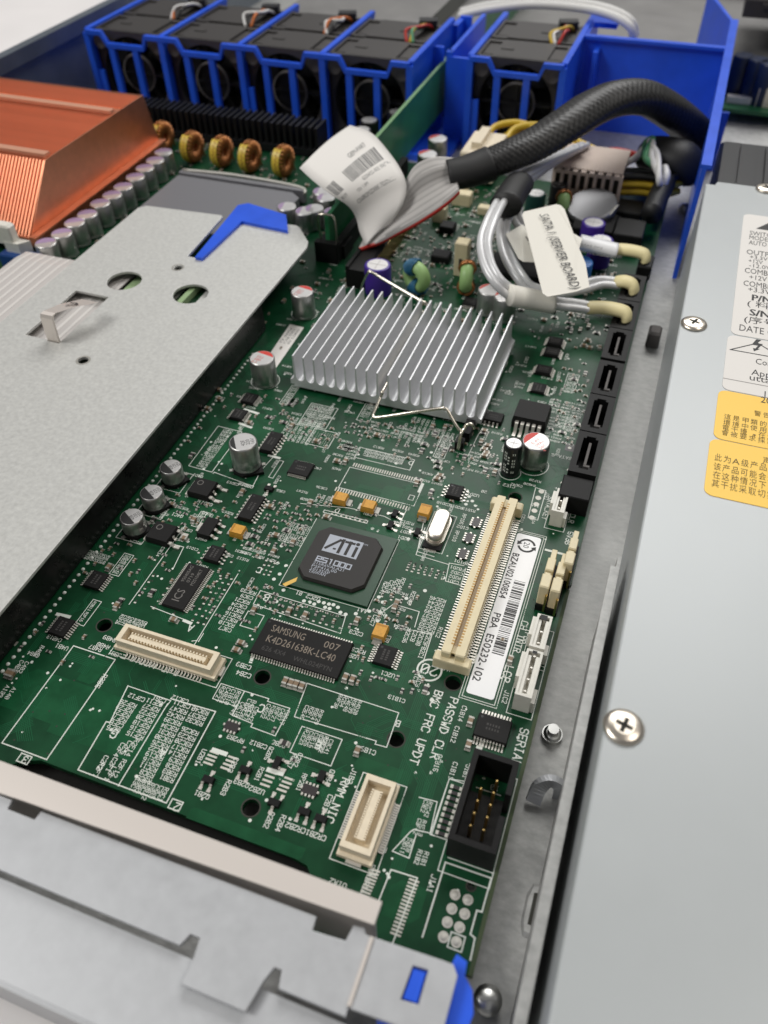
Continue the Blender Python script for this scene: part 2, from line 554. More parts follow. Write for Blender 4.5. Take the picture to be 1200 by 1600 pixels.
ppart("rear_lower_flange", lowf, M["bez_steel"], ch)
cl = [(-15.9, 22.6), (-2.6, 23.2), (-2.2, 24), (-2.2, 32), (-3.2, 33.3), (-5, 33.3), (-15.9, 32.8)]
slot = [(-9.3, 26.2), (-6.6, 26.5), (-6.6, 31.3), (-9.0, 31.1)]
ppart("clasp_plate", sheet("clasp_plate", cl, [slot], Z2 - .9, Z2 + .1, M["bez_steel"], .12), M["bez_steel"], ch)
ppart("flange_seam", MB().prism([(-16.5, 22.8), (-15.9, 22.8), (-15.9, 32.7), (-16.5, 32.7)], Z2 - .5, Z2 + .5), M["lip_steel"], ch)
bl = MB()
bl.prism([(-12, 23), (-1, 22), (.6, 24), (1.4, 28.5), (.4, 31.5), (-1.2, 33), (-1.4, 35), (-3.2, 35.5), (-3.8, 33), (-12, 32)], 10, Z2 - 2.4)
bl.prism([(-9, 26.6), (-6.9, 26.7), (-6.9, 30.9), (-8.8, 30.8)], Z2 - 2.6, Z2 - .3)
t = thing("locking_lever", (-5, 28, 0), "blue plastic latch under the slotted end of the rear metal bracket", "latch")
ppart("lever_body", bl, M["blue"], t)

# partition beside the power supply, pressed features on the floor strip
dv = MB().box(8.6, 75, -8, 1.0, 92, 28).box(8.1, 75, 19.6, 1.9, 92, 1.0)
dv.box(8.9, 124, -8, .8, 7, 25)
ppart("partition", dv, M["floor_steel"], ch)
hk = MB()
q = at(855, 1245, -7)
hk.tube(spline([(q.x + 2.6, q.y + 1.2, -8), (q.x + 2.2, q.y + 1.8, -4.5), (q.x, q.y + 2, -3.4), (q.x - 2, q.y + .4, -4.4), (q.x - 2.6, q.y - 2.2, -6.8)], 5), 1.0, 4, 0, 2.2, flat=(0, 1, 0))
ppart("floor_hook", hk, M["bez_steel"], ch)
q = at(832, 1422, -8)
ppart("floor_slot", MB().prism([(q.x - .9, q.y - 5.2), (q.x + .9, q.y - 5.4), (q.x + 1.4, q.y - 3), (q.x + 1.4, q.y + 3), (q.x + .9, q.y + 5.4), (q.x - .9, q.y + 5), (q.x - 1.7, q.y + 2.6), (q.x - 1.7, q.y - 2.8)], -7.98, -7.3, inset=.9), M["floor_steel"], ch)
ppart("slot_opening", MB().prism([(q.x - .4, q.y - 3), (q.x + .5, q.y - 3), (q.x + .5, q.y + 3.2), (q.x - .4, q.y + 3)], -7.3, -7.2), M["hole"], ch)
q = at(1022, 525, -5)
ppart("plastic_foot", MB().bev(q.x, q.y, -8, 4.4, 6, 6, .8), M["rubber"], ch)


def screw_mesh(r=3.5, h=1.0, name="screw"):
    mb = MB().lathe([(r * .9, 0), (r, .25), (r * .96, h * .55), (r * .78, h * .85), (r * .5, h)], 0, 0, 28)
    k = r * .42
    for a in (0, 1):
        mb.box(0, 0, h - .25, k * 2, k * .5, .27, 1, a * math.pi / 2 + .5)
    return mb.mesh(name, [M["screw"], M["hole"]])


SCREW = screw_mesh()
q = at(862, 1150, -8)
ppart("standoff_screw", MB().cyl(q.x, q.y, -8, 2.3, 1.2, 20).cyl(q.x, q.y, -6.8, 1.25, 2.2, 16).lathe([(2.0, -6.8), (1.9, -6.3), (1.3, -6.2)], q.x, q.y, 18), M["steelscrew"], ch)
q = at(763, 1560, -4)
ppart("standoff_screw", MB().cyl(q.x, q.y, -8, 2.2, 2.2, 20).lathe([(2.6, -5.8), (2.6, -5.1), (1.4, -4.5), (.3, -4.4)], q.x, q.y, 18).box(q.x, q.y, -4.5, 3, .5, .3, 0, .4), M["steelscrew"], ch)
q = at(1070, 322, -6)
ppart("standoff_screw", MB().lathe([(2.6, -8), (2.6, -6), (1.4, -5), (.3, -4.8)], q.x, q.y, 18), M["steelscrew"], ch)

# ================================================================== power supply
ZP = 33.0
ps = thing("power_supply", (65, 150, -8), "grey painted power supply box with white and yellow warning labels", "power supply")
case = MB().box(66, 156.5, -7.6, 110, 275, ZP + 6.4)
ppart("case", case, M["psu"], ps)
top = [(10.9, 15), (120, 15), (120, 294.4), (14.5, 294.4), (13.6, 291), (10.9, 290)]
ppart("top_cover", sheet("top_cover", top, [], ZP - 1.2, ZP, M["psu"], .45), M["psu"], ps)
for px, py in ((1084, 507), (974, 1137), (1197, 296)):
    q = at(px, py, ZP)
    s_ = link("screw", SCREW, ps, (q.x, q.y, ZP), random.uniform(0, 1.5))
fh = MB().bev(60, 318, -7, 92, 46, 36, 1.0)
for k in range(5):
    fh.box(24 + k * 9, 318, 29, 5.5, 37, 1.4)
fh.box(60, 298, 29, 90, 3, 2.2)
ppart("fan_housing", fh, M["fan_dk"], ps)
0 and ppart("fan_housing_rim", MB().tube(spline([(14, 300, 28), (16, 318, 31.2), (20, 334, 32), (34, 341, 31.5), (60, 342, 31)], 6), 1.1, 8), M["fan_dk"], ps)


def label(name, x0, y0, x1, y1, z, m, parent, r=2.0):
    return ppart(name, sheet(name, rrect(x0, y0, x1, y1, r), [], z, z + .12, m), m, parent)


ZL = ZP + .02
zt = ZP + .17
L1 = label("rating_label", 24.2, 200.9, 100, 272.5, ZL, M["paper"], ps)
L2 = label("hazard_label", 23.6, 175.6, 100, 200.3, ZL, M["sticker"], ps)
L2.data.materials[0] = M["paper"]
L3 = label("warning_label", 22.9, 156.2, 100, 175.2, ZL, M["yellow"], ps)
L4 = label("warning_label", 22.3, 136.6, 100, 155.9, ZL, M["yellow"], ps)


def sprint(parent, lines, m, name="print"):
    mb = MB()
    for body, px, py, h in lines:
        q = at(px, py, zt)
        put_text(mb, body, q.x, q.y - .6, zt, h * 1.08, 0, 0, len(body) * h * .52)
    return mb


mb = sprint(L1, [("SWITCHING", 1171, 365, 2.5), ("MODEL", 1170, 372, 2.5), ("AUTO", 1170, 380, 2.5),
                 ("OUTPUT:", 1166, 395, 2.8), ("+3.3V", 1171, 402, 2.0), ("+12V", 1169, 408, 2.0), ("-12.0V", 1170, 415, 2.0),
                 ("COMBINED", 1163, 424, 2.8), ("+12V", 1170, 434, 2.4), ("COMBINED", 1161, 444, 2.8), ("+3.3V", 1168, 453, 2.4),
                 ("DATE OF", 1154, 518 - 4, 2.9)], M["ink"])
a = at(1160, 357, zt)
mb.prism([(a.x + 4, a.y + 1.2), (a.x + 22, a.y + 1.2), (a.x + 13, a.y + 13.5)], zt - .02, zt)
ppart("print", mb, M["ink"], L1).parent = L1
mb = MB()
for body, px, py, h in (("P/N:", 1173, 467, 3.0), ("S/N:", 1170, 490, 3.0)):
    q = at(px, py, zt)
    put_text(mb, body, q.x, q.y - .6, zt, h * 1.08, 0, 0, len(body) * h * .52)
    put_text(mb, body, q.x + .25, q.y - .6, zt + .003, h * 1.08, 0, 0, len(body) * h * .52)
for body, px, py, h in (("( 料号 )", 1166, 477, 2.7), ("(序号 )", 1161, 502, 2.7)):
    q = at(px, py, zt)
    put_text(mb, body, q.x, q.y, zt, h)
ppart("bold_print", mb, M["ink"], L1).parent = L1
mb = MB()
for body, px, py, h in (("Con", 1180, 566, 2.4), ("Apparaten", 1174, 583, 2.4), ("uttag", 1170, 591, 2.4), ("100", 1191, 617, 2.3), ("200", 1188, 626, 2.3)):
    q = at(px, py, zt)
    put_text(mb, body, q.x, q.y - .6, zt, h * 1.05, 0, 0, len(body) * h * .55)
tri = [at(1184, 536, zt), at(1204, 556, zt), at(1163, 550, zt)]
ty = tri[2].y
tri = [(tri[0].x, tri[0].y), (tri[0].x + 6.6, ty), (tri[0].x - 6.6, ty)]
for i in range(3):
    mb.stroke(tri[i], tri[(i + 1) % 3], .35, zt)
cx, cy = tri[0][0], ty + 1
mb.add([(cx + x, cy + y, zt) for x, y in ((-.4, 6), (.9, 6), (-.2, 4.1), (1.3, 4.2), (.1, 1.6), (.7, 1.7), (-.8, .1), (-1.1, 1.6), (-.5, 1.5), (.1, 3.1), (-1.5, 3))], [tuple(range(10, -1, -1))])
ppart("print", mb, M["ink"], L2).parent = L2
q = at(1127, 590, zt)
mb = MB()
mb.stroke((23.7, q.y), (99.5, q.y), .25, zt)
ppart("rule", mb, M["linegrey"], L2).parent = L2
mb = MB()
for body, px, py, h, wch in (("警告使用者", 1172, 643, 2.5, 3.0), ("這是甲類的資訊產品", 1125, 648, 2.5, 3.0), ("環境中使用時可能會", 1124, 657, 2.5, 3.0), ("電干擾，在這種情況", 1122, 665, 2.5, 3.0), ("會被要求採取某些適", 1121, 673, 2.5, 3.0)):
    q = at(px, py, zt)
    for i, c in enumerate(body):
        put_text(mb, c, q.x + .9 + i * 2.02, q.y - 1.0, zt, 1.55, 0, 0, 1.6)
ppart("print", mb, M["inkbrown"], L3).parent = L3
mb = MB()
for body, px, py in (("声明", 1188, 717), ("此为A级产品，在生活", 1113, 712), ("该产品可能会造成无线", 1111, 726), ("在这种情况下，可能需", 1110, 739), ("其干扰采取切实可行的", 1108, 752)):
    q = at(px, py, zt)
    for i, c in enumerate(body):
        put_text(mb, c, q.x + .5 + i * 1.92, q.y - 1.2, zt, 1.9, 0, 0, 1.62)
ppart("print", mb, M["inkbrown"], L4).parent = L4

# ================================================================== blue fan bracket and fans
fb = thing("fan_bracket", (-150, 400, -8), "blue plastic frame holding five black cooling fans in a row", "bracket")
ZT = 35.0


def fan_cage(x0, n, yf, yb, pitch=43.0):
    for k in range(n + 1):
        x = x0 + k * pitch
        mb = MB().box(x, (yf + yb) / 2, -8, 1.6, yb - yf, ZT + 6)
        mb.box(x, (yf + yb) / 2, ZT - 2, 2.6, yb - yf, 2)
        ppart("divider", mb, M["blue"], fb)
        mb = MB().prism([(x - 1.5, yf - 2), (x + 1.5, yf - 2), (x + 1.2, yf + 1), (x - 1.2, yf + 1)], -8, ZT - 1.6)
        if k in (0, 2):
            mb.box(x + 2.2, yf - .4, -8, 5.5, 1.4, 24)
        ppart("post", mb, M["blue"], fb)
    for k in range(n):
        x = x0 + k * pitch
        for fx in (.31, .63):
            ppart("post", MB().box(x + pitch * fx, yf - .8, -8, 3.1, 2.4, 37.5), M["blue"], fb)
        rail = []
        for fx, dz in ((0, 0), (.2, 0), (.27, -5.2), (.75, -5.2), (.8, 0), (1, 0)):
            rail.append((x + pitch * fx, yf - 1.0, ZT - 1.3 + dz))
        ppart("front_rail", MB().tube(rail, 1.7, 4, 0, 1.5, flat=(0, 1, 0)), M["blue"], fb)


fan_cage(-296, 4, 373, 440)
fan_cage(-100.5, 1, 390, 457)
# card slot between the cages, cross walls, back wall and side arm
sl = MB().box(-122.5, 445, -8, 3, 12, 40).box(-120.4, 406, -8, 4.6, 2, 40).box(-112.6, 398, -8, 3.2, 3, 41).box(-107, 397, -8, 12, 2, 39)
sl.box(-112.2, 428, -8, 2.0, 60, 41).box(-120, 452, -8, 6, 2, 41)
ppart("card_guide", sl, M["blue"], fb)
ppart("cage_floor", MB().box(-115, 395, -8, 20, 50, 3), M["blue"], fb)
bw = MB().box(-24.5, 434, -8, 66, 2.0, 42.5).box(-24.5, 433, 33.4, 66, 3.4, 1.4)
bw.box(-49, 429, -8, 2.2, 8, 38)
ppart("duct_wall", bw, M["blue"], fb)
ppart("cage_corner", MB().box(-57, 452, -8, 4, 40, 42).box(-51, 461, 32, 14, 12, 2.4), M["blue"], fb)
arm = MB()
arm.add([(8.6, 299, -8), (8.6, 470, -8), (8.6, 470, 34), (8.6, 301, 34), (10.2, 299, -8), (10.2, 470, -8), (10.2, 470, 34), (10.2, 301, 34)],
        [(0, 3, 2, 1), (4, 5, 6, 7), (3, 7, 6, 2), (0, 4, 7, 3), (0, 1, 5, 4)])
arm.box(9.8, 388, 34, 3.6, 174, 1.3)
arm.prism([(9, 470), (10.6, 470), (-4, 520), (-6, 520)], -8, 35)
arm.box(13, 402, -8, 7, 1.6, 26)
ppart("side_arm", arm, M["blue"], fb)


def yplate(name, outer, holes, y0, y1, m):
    """a sheet standing upright: profile in x-z, thickness along y"""
    me = sheet(name, outer, holes, -(y1 - y0) / 2, (y1 - y0) / 2, m)
    me.transform(Matrix.Translation((0, (y0 + y1) / 2 * S, 0)) @ Matrix.Rotation(math.pi / 2, 4, 'X'))
    return me


FAN = {}


def build_fan():
    # local origin: centre of the base, front towards -y
    FAN["housing"] = MB()
    hs = FAN["housing"]
    for y0, y1 in ((0, 25), (27.5, 55)):
        for sx in (-19.3, 19.3):
            hs.box(sx, (y0 + y1) / 2, 0, 1.4, y1 - y0, 40)
        hs.box(0, (y0 + y1) / 2, 0, 37.2, y1 - y0, 1.2)
        hs.box(0, (y0 + y1) / 2 + .5, 38.2, 25, y1 - y0 - 1, 1.8, 0, 0, .8)
        hs.box(0, (y0 + y1) / 2 + 1.5, 37.4, 37.2, y1 - y0 - 10, 1.6)
        for sx in (-15.5, 15.5):
            hs.box(sx, y0 + 1.6, 37.6, 7.5, 3.0, 2.2, 0, 0, .6)
            hs.box(sx, y1 - 1.6, 37.6, 7.5, 3.0, 2.2, 0, 0, .6)
    hs.box(2, 26, 37.8, 18, 5, 1.3)
    hs.box(-8, 12, 40.0, 6, 2, .35).box(6, 40, 40.0, 8, 2, .35)
    hs.box(0, 54.2, 1.2, 37, 1.2, 37)
    FAN["housing_me"] = hs.mesh("housing", M["fan"])
    FAN["face"] = yplate("face", [(-20, 0), (20, 0), (20, 40), (-20, 40)], [circle(0, 20, 17.8, 40)], 0, 1.6, M["fan"])
    rot = MB()
    rot.lathe([(8.6, 0), (8.6, 8)], 0, 0, 28)
    rot.disc(0, 0, 0.0, 8.6, 28)
    for k in range(7):
        a = 2 * math.pi * k / 7
        vs = []
        for r, dz, da in ((8, 1, -.12), (17, 1, -.05), (17, 7.5, .62), (8, 7.5, .5)):
            vs.append((r * math.cos(a + da), r * math.sin(a + da), dz))
        rot.add(vs + [(v[0], v[1], v[2] + .6) for v in vs], [(0, 1, 2, 3), (7, 6, 5, 4), (0, 4, 5, 1), (1, 5, 6, 2), (2, 6, 7, 3), (3, 7, 4, 0)])
    me = rot.mesh("rotor", M["fan_dk"])
    me.transform(Matrix.Translation((0, 4 * S, 20 * S)) @ Matrix.Rotation(-math.pi / 2, 4, 'X'))
    FAN["rotor"] = me
    FAN["spokes"] = MB().box(0, 3.2, 4, 1.2, 1, 32).box(0, 3.2, 19.4, 33, 1, 1.2).mesh("guard_spokes", M["fan_dk"])
    me = MB().lathe([(9.4, 0), (9.4, .8), (8.4, .8)], 0, 0, 28, 0, True, False).mesh("hub_ring", M["rubber"])
    me.transform(Matrix.Translation((0, 3.4 * S, 20 * S)) @ Matrix.Rotation(math.pi / 2, 4, 'X'))
    FAN["hub"] = me
    me = MB().cyl(0, 0, 0, 3.4, 1.4, 18).mesh("rubber_plug", M["rubber"])
    me.transform(Matrix.Translation((0, -.2 * S, 0)) @ Matrix.Rotation(math.pi / 2, 4, 'X'))
    FAN["plug"] = me


build_fan()
fan_lbl = ["black cooling fan at the far left end of the blue bracket", "second black cooling fan from the left with white and brown leads",
           "third black cooling fan from the left, orange and white leads on top", "fourth black cooling fan, left of the green upright card",
           "black cooling fan standing alone right of the green upright card"]
WIRES = [("w_white", "w_orange", "w_black"), ("w_white", "w_black", "w_orange"), ("w_orange", "w_white", "w_black"), ("w_red", "w_yellow", "w_green"), ("w_yellow", "w_white", "w_red")]
for k, (fx, fy) in enumerate([(-274.5, 376), (-231.5, 376), (-188.5, 376), (-145.5, 376), (-79, 393)]):
    f_ = thing("cooling_fan", (fx, fy, -6), fan_lbl[k], "fan", "fans in the blue bracket")
    L = (fx, fy, -6)
    link("housing", FAN["housing_me"], f_, L)
    link("face_plate", FAN["face"], f_, L)
    r_ = link("rotor", FAN["rotor"], f_, L)
    sub("hub_ring", FAN["hub"], r_)
    link("guard_spokes", FAN["spokes"], f_, L)
    for sx in (-16.6, 16.6):
        link("rubber_plug", FAN["plug"], f_, (fx + sx, fy - .2, -6 + 35))
    rr = random.Random(k)
    for c, wn in enumerate(WIRES[k]):
        pts = [(fx + 10 + c * 1.5, fy + 26, 33.6), (fx + 9 + c * 2 + rr.uniform(-2, 2), fy + 31, 37 + rr.uniform(-.5, 1)), (fx + 13 + rr.uniform(-2, 3), fy + 37 + c, 37.5 - c * .7),
               (fx + 15 - c * 1.2, fy + 44, 36.4), (fx + 16 + c * .5, fy + 52, 32)]
        ppart("lead", MB().tube(spline(pts, 6), .75, 6), M[wn], f_)
    ppart("connector", MB().box(fx + 13, fy + 50, 34.0, 9, 6, 3.4, 0, .3), M["fan_dk"], f_)

# ================================================================== expansion card cover plate
ZC = 14.0
cp = thing("card_cover", (-157, 150, 2), "speckled galvanised cover plate with two round holes and a raised tab", "metal plate")
XL, XR = -194.2, -118.8


def pq(px, py):
    q = at(px, py, ZC)
    return (q.x, q.y)


outer = [(XL, 30), (XR, 30), (XR, 240), (XR - 1.2, 244), (-127, 252.5), (-129, 254), (-150.5, 252.6), (-151.5, 251), (-151.8, 221), (-157, 221), (-159, 251.5), (-160, 252.5), (-192, 250.5), (XL, 248)]
h1, h2 = (-169.6, 199.5), (-143.6, 199.3)
holes = [circle(*h1, 5.9, 40), circle(*h2, 5.9, 40), circle(-156, 212.8, 1.6, 20), circle(*pq(130, 563), 1.7, 20),
         [(-182, 161.5), (-173.3, 161.5), (-173.3, 160.9), (-168.9, 160.9), (-168.9, 188.9), (-182, 188.9)]]
ppart("plate", sheet("plate", outer, holes, ZC - 1, ZC, M["steel"], .2), M["steel"], cp)
for c in (pq(278, 418), pq(130, 563)):
    ppart("hole_collar", MB().disc(c[0], c[1], ZC + .03, 2.3, 24, 0, 1.65), M["tin"], cp)
tb = MB()
w0 = Vector((4.2, 0, 0))
path = [Vector((-173.1, 161.2, ZC - .9)), Vector((-173.1, 161.0, ZC + 1)), Vector((-172.4, 160.9, ZC + 8.6)), Vector((-172.1, 161.2, ZC + 9.8)), Vector((-171.6, 162.4, ZC + 10.2)), Vector((-170.2, 168, ZC + 9.4)), Vector((-169, 176, ZC + 6.6))]
tw = [4.3, 4.3, 4.3, 4.3, 4.3, 5.4, 6.2]
vs = []
for p, wd in zip(path, tw):
    vs += [p, p + Vector((wd, 0, 0))]
n = len(vs)
vs2 = [v + Vector((0, .75, -.3)) for v in vs]
fs = []
for i in range(len(path) - 1):
    a = 2 * i
    fs += [(a, a + 1, a + 3, a + 2), (n + a, n + a + 2, n + a + 3, n + a + 1), (a, a + 2, n + a + 2, n + a), (a + 1, n + a + 1, n + a + 3, a + 3)]
fs += [(n - 2, n - 1, 2 * n - 1, 2 * n - 2)]
tb.add(vs + vs2, fs)
tab_o = ppart("tab", tb, M["lip_steel"], cp)
mb = MB()
for a, b in (((.0, 2.6), (1.6, 3.2)), ((1.6, 3.2), (2.6, 2.2)), ((2.6, 2.2), (2.2, .8)), ((2.2, .8), (0.9, -1.0))):
    mb.stroke((-168.2 + a[0], 168.8 + a[1] * .8), (-168.2 + b[0], 168.8 + b[1] * .8), .6, ZC + 9.5)
for i, v in enumerate(mb.v):
    mb.v[i] = (v[0], v[1], ZC + 9.72 - (v[1] - 168) * .35)
sub_o = ppart("tab_number", mb, M["ink"], tab_o)
wall = MB()
wall.add([(-120.6, 30, .6), (-120.6, 206, .6), (-120.6, 205.3, 12.3), (-120.6, 30, 12.3), (-122.4, 30, .6), (-122.4, 206, .6), (-122.4, 205.3, 12.3), (-122.4, 30, 12.3)],
         [(0, 1, 2, 3), (7, 6, 5, 4), (3, 2, 6, 7), (1, 5, 6, 2), (0, 3, 7, 4)])
ppart("insulating_wall", wall, M["film"], cp)
ppart("side_flange", MB().box(-193.8, 140, 4, .8, 214, 8.9), M["steel"], cp)

# expansion card carried under the plate
xcard = thing("expansion_card", (-145, 195, 9), "green expansion card glimpsed through the round holes of the cover plate", "circuit card")
ppart("board", MB().box(-148, 190, 8.4, 46, 110, 1.5), M["bgasub"], xcard)
ppart("board_edge_strip", MB().box(-169.5, 190, 9.95, 3.4, 110, .2).box(-146.5, 190, 9.95, 2.0, 110, 2.2), mat("pale_board_edge", (.30, .42, .22), .5), xcard)
ppart("bracket", MB().box(-138.5, 190, 10, 7, 110, 1.2).box(-152.5, 190, 10, 4, 110, .8), M["steel"], xcard)

# grey flat cable under the plate
fx = thing("flat_flex_cable", (-195, 170, 11), "wide grey striped flat cable running beside and under the metal cover plate", "cable")
strip = [(30, 10.4), (205, 10.9), (211, 10.2), (215, 7.5), (217, 2)]
mb, ml = MB(), MB()
vs = [(x, y, z) for y, z in strip for x in (-220.5, -172)]
mb.add(vs + [(x, y - .3, z - .4) for x, y, z in vs], [(2 * i, 2 * i + 1, 2 * i + 3, 2 * i + 2) for i in range(4)] + [(10 + 2 * i, 12 + 2 * i, 13 + 2 * i, 11 + 2 * i) for i in range(4)])
ppart("film", mb, M["flex"], fx)
for k in range(14):
    x = -218.5 + k * 3.35
    for i in range(4):
        y0, z0 = strip[i]
        y1, z1 = strip[i + 1]
        ml.add([(x, y0, z0 + .06), (x + 1.1, y0, z0 + .06), (x + 1.1, y1 + .04, z1 + .06), (x, y1 + .04, z1 + .06)], [(0, 1, 2, 3)])
ppart("conductors", ml, M["flexline"], fx)

# blue release lever in the notch
lv = thing("release_lever", (-155, 235, 8), "bright blue plastic L-shaped lever in the notch of the cover plate", "lever")
pl = [at(305, 402, ZC + 1), at(316, 404, ZC + 1), at(378, 346, ZC + 1), at(450, 361, ZC + 1), at(447, 336, ZC + 1), at(388, 318, ZC + 1), at(372, 321, ZC + 1)]
pp = [(p.x, p.y) for p in pl]
ppart("lever_arm", MB().prism(pp, ZC - 4, ZC + 1.2, inset=.0), M["blue"], lv)

# ================================================================== copper processor heatsink
hs = thing("copper_heatsink", (-270, 270, 4), "copper finned processor heatsink with sloping ends beside the small capacitors", "heatsink")
prof = [(222, 9), (318, 9), (318, 11), (313.5, 30), (298, 30), (298, 28.4), (291, 28.4), (291, 30), (243, 30), (224.5, 11.5)]
x = -228.4
fin_me = None
me = sheet("fin", [(p[0], p[1]) for p in prof], [], -.3, .3, M["copper"])
me.transform(Matrix(((0, 0, 1, 0), (1, 0, 0, 0), (0, 1, 0, 0), (0, 0, 0, 1))))
for k in range(54):
    link("fin", me, hs, (x - k * 1.55, 0, 0))
ppart("fin_core", MB().add([(-228.7, 225.5, 10), (-228.7, 317, 10), (-228.7, 312.7, 29.4), (-228.7, 243.6, 29.4), (-313, 225.5, 10), (-313, 317, 10), (-313, 312.7, 29.4), (-313, 243.6, 29.4)],
                          [(0, 1, 2, 3), (3, 2, 6, 7), (0, 3, 7, 4), (1, 5, 6, 2)]), M["copper"], hs)
cv = MB().add([(-227.7, 223.5, 9.5), (-227.7, 317.6, 9.5), (-227.7, 313.2, 30.1), (-227.7, 243, 30.1), (-228.2, 223.5, 9.5), (-228.2, 317.6, 9.5), (-228.2, 313.2, 30.1), (-228.2, 243, 30.1)],
              [(0, 1, 2, 3), (7, 6, 5, 4), (3, 2, 6, 7), (0, 3, 7, 4), (1, 5, 6, 2)])
ppart("end_fin", cv, M["copper"], hs)
ppart("base_plate", MB().box(-268, 270, 5.5, 86, 97, 3.4).box(-225.9, 270, 8.6, 3.4, 97, .9), M["copper"], hs)
for y in (246.5, 291.5):
    ppart("folded_ridge", MB().box(-271, y, 30.1, 84, 3.2, 1.3), M["copper_edge"], hs)

# ================================================================== motherboard
mbd = thing("motherboard", (-100, 160, -1.6), "green server motherboard crowded with chips, capacitors and white printed designators", "circuit board")
HOLES = [(163, 977, 1.75), (392, 1262, 1.75), (410, 1058, 1.75), (619, 1155, 1.75), (708, 1067, 1.8), (805, 777, 1.7), (543, 699, 1.6), (458, 628, 1.5), (736, 1385, .75)]
hp = [circle(at(a, b).x, at(a, b).y, r, 28) for a, b, r in HOLES]
edge = [(-305, 30), (-106, 30), (-106, 41), (-103, 43), (-100.5, 45.2), (-97, 46.6), (-39, 46.2), (-35, 45.6), (-33.2, 43.6), (-33, 30), (-12, 30), (-12, 38), (-.9, 38), (-.9, 128), (-.1, 130), (-.1, 350), (-305, 350)]
board = ppart("board", sheet("board", edge, hp, -1.6, 0, M["pcb"]), M["pcb"], mbd)
ppart("board_edge", MB().box(-.95 + .45, 83, -1.55, .9, 90, 1.5).box(-.02, 240, -1.55, .1, 220, 1.5), M["pcb_edge"], mbd)
for a, b, r in HOLES:
    q = at(a, b)
    link("hole_rim", MB().disc(0, 0, .02, r + .32, 28, 0, r).mesh("hole_rim", M["hole"]), mbd, (q.x, q.y, 0))

# copper areas, traces and vias seen through the solder mask
rnd = random.Random(5)
pour = MB()
pz = [0.008]


HW = [(at(a, b).x, at(a, b).y, r + .5) for a, b, r in HOLES]


def off_hole(a, b):
    """segment a-b keeps clear of every hole"""
    for hx, hy, r in HW:
        dx, dy = b[0] - a[0], b[1] - a[1]
        t_ = max(0, min(1, ((hx - a[0]) * dx + (hy - a[1]) * dy) / max(dx * dx + dy * dy, 1e-9)))
        if math.hypot(a[0] + dx * t_ - hx, a[1] + dy * t_ - hy) < r:
            return False
    return True


def pour_poly(pts):
    xs_, ys_ = [p[0] for p in pts], [p[1] for p in pts]
    if any(min(xs_) - r < hx < max(xs_) + r and min(ys_) - r < hy < max(ys_) + r for hx, hy, r in HW) or max(xs_) > -1:
        return
    pz[0] += .0004
    pour.add([(p[0], p[1], pz[0]) for p in pts], [tuple(range(len(pts)))])


for px0, py0, px1, py1 in ((300, 1260, 470, 1345), (450, 1085, 590, 1190), (560, 1030, 640, 1080), (380, 640, 455, 700), (270, 775, 330, 830), (45, 1040, 160, 1160), (120, 1075, 230, 1200), (615, 1370, 650, 1450), (175, 1020, 330, 1075), (700, 760, 800, 800), (560, 1180, 640, 1230)):
    a, b = at(px0, py0), at(px1, py1)
    x0, x1, y0, y1 = min(a.x, b.x), max(a.x, b.x), min(a.y, b.y), max(a.y, b.y)
    c = min(x1 - x0, y1 - y0) * .25
    pour_poly([(x0, y0), (x1 - c, y0), (x1, y0 + c), (x1, y1), (x0 + c, y1), (x0, y1 - c)])
for k in range(60):
    x, y = rnd.uniform(-118, -4), rnd.uniform(48, 320)
    a, b = rnd.uniform(2, 7), rnd.uniform(2, 8)
    pour_poly([(x, y), (x + a, y), (x + a + 1, y + 1), (x + a + 1, y + b), (x + 1, y + b), (x, y + b - 1)])
ppart("copper_areas", pour, M["pour"], mbd)["kind"] = "stuff"

tr = MB()
tz = .012
D8 = [(1, 0), (.7071, .7071), (0, 1), (-.7071, .7071), (-1, 0), (-.7071, -.7071), (0, -1), (.7071, -.7071)]


def bundle(x, y, d, segs, n, pitch=.42, wd=.17):
    """n parallel traces turning by 45 degrees"""
    global tz
    pts = [(x, y)]
    dirs = []
    for L, turn in segs:
        dirs.append(d)
        pts.append((pts[-1][0] + D8[d][0] * L, pts[-1][1] + D8[d][1] * L))
        d = (d + turn) % 8
    for i in range(n):
        off = (i - n / 2) * pitch
        prev = None
        tz = .012 + (tz - .012 + .00013) % .012
        for j, p in enumerate(pts):
            d0 = dirs[max(j - 1, 0)]
            d1 = dirs[min(j, len(dirs) - 1)]
            n0 = (-D8[d0][1], D8[d0][0])
            n1 = (-D8[d1][1], D8[d1][0])
            mx, my = n0[0] + n1[0], n0[1] + n1[1]
            l2 = (mx * mx + my * my) / 2
            q = (p[0] + mx * off / l2, p[1] + my * off / l2) if l2 > 1e-6 else p
            if prev and max(prev[0], q[0]) < -1.4 and min(prev[1], q[1]) > 48 and off_hole(prev, q):
                tr.stroke(prev, q, wd, tz)
            prev = q


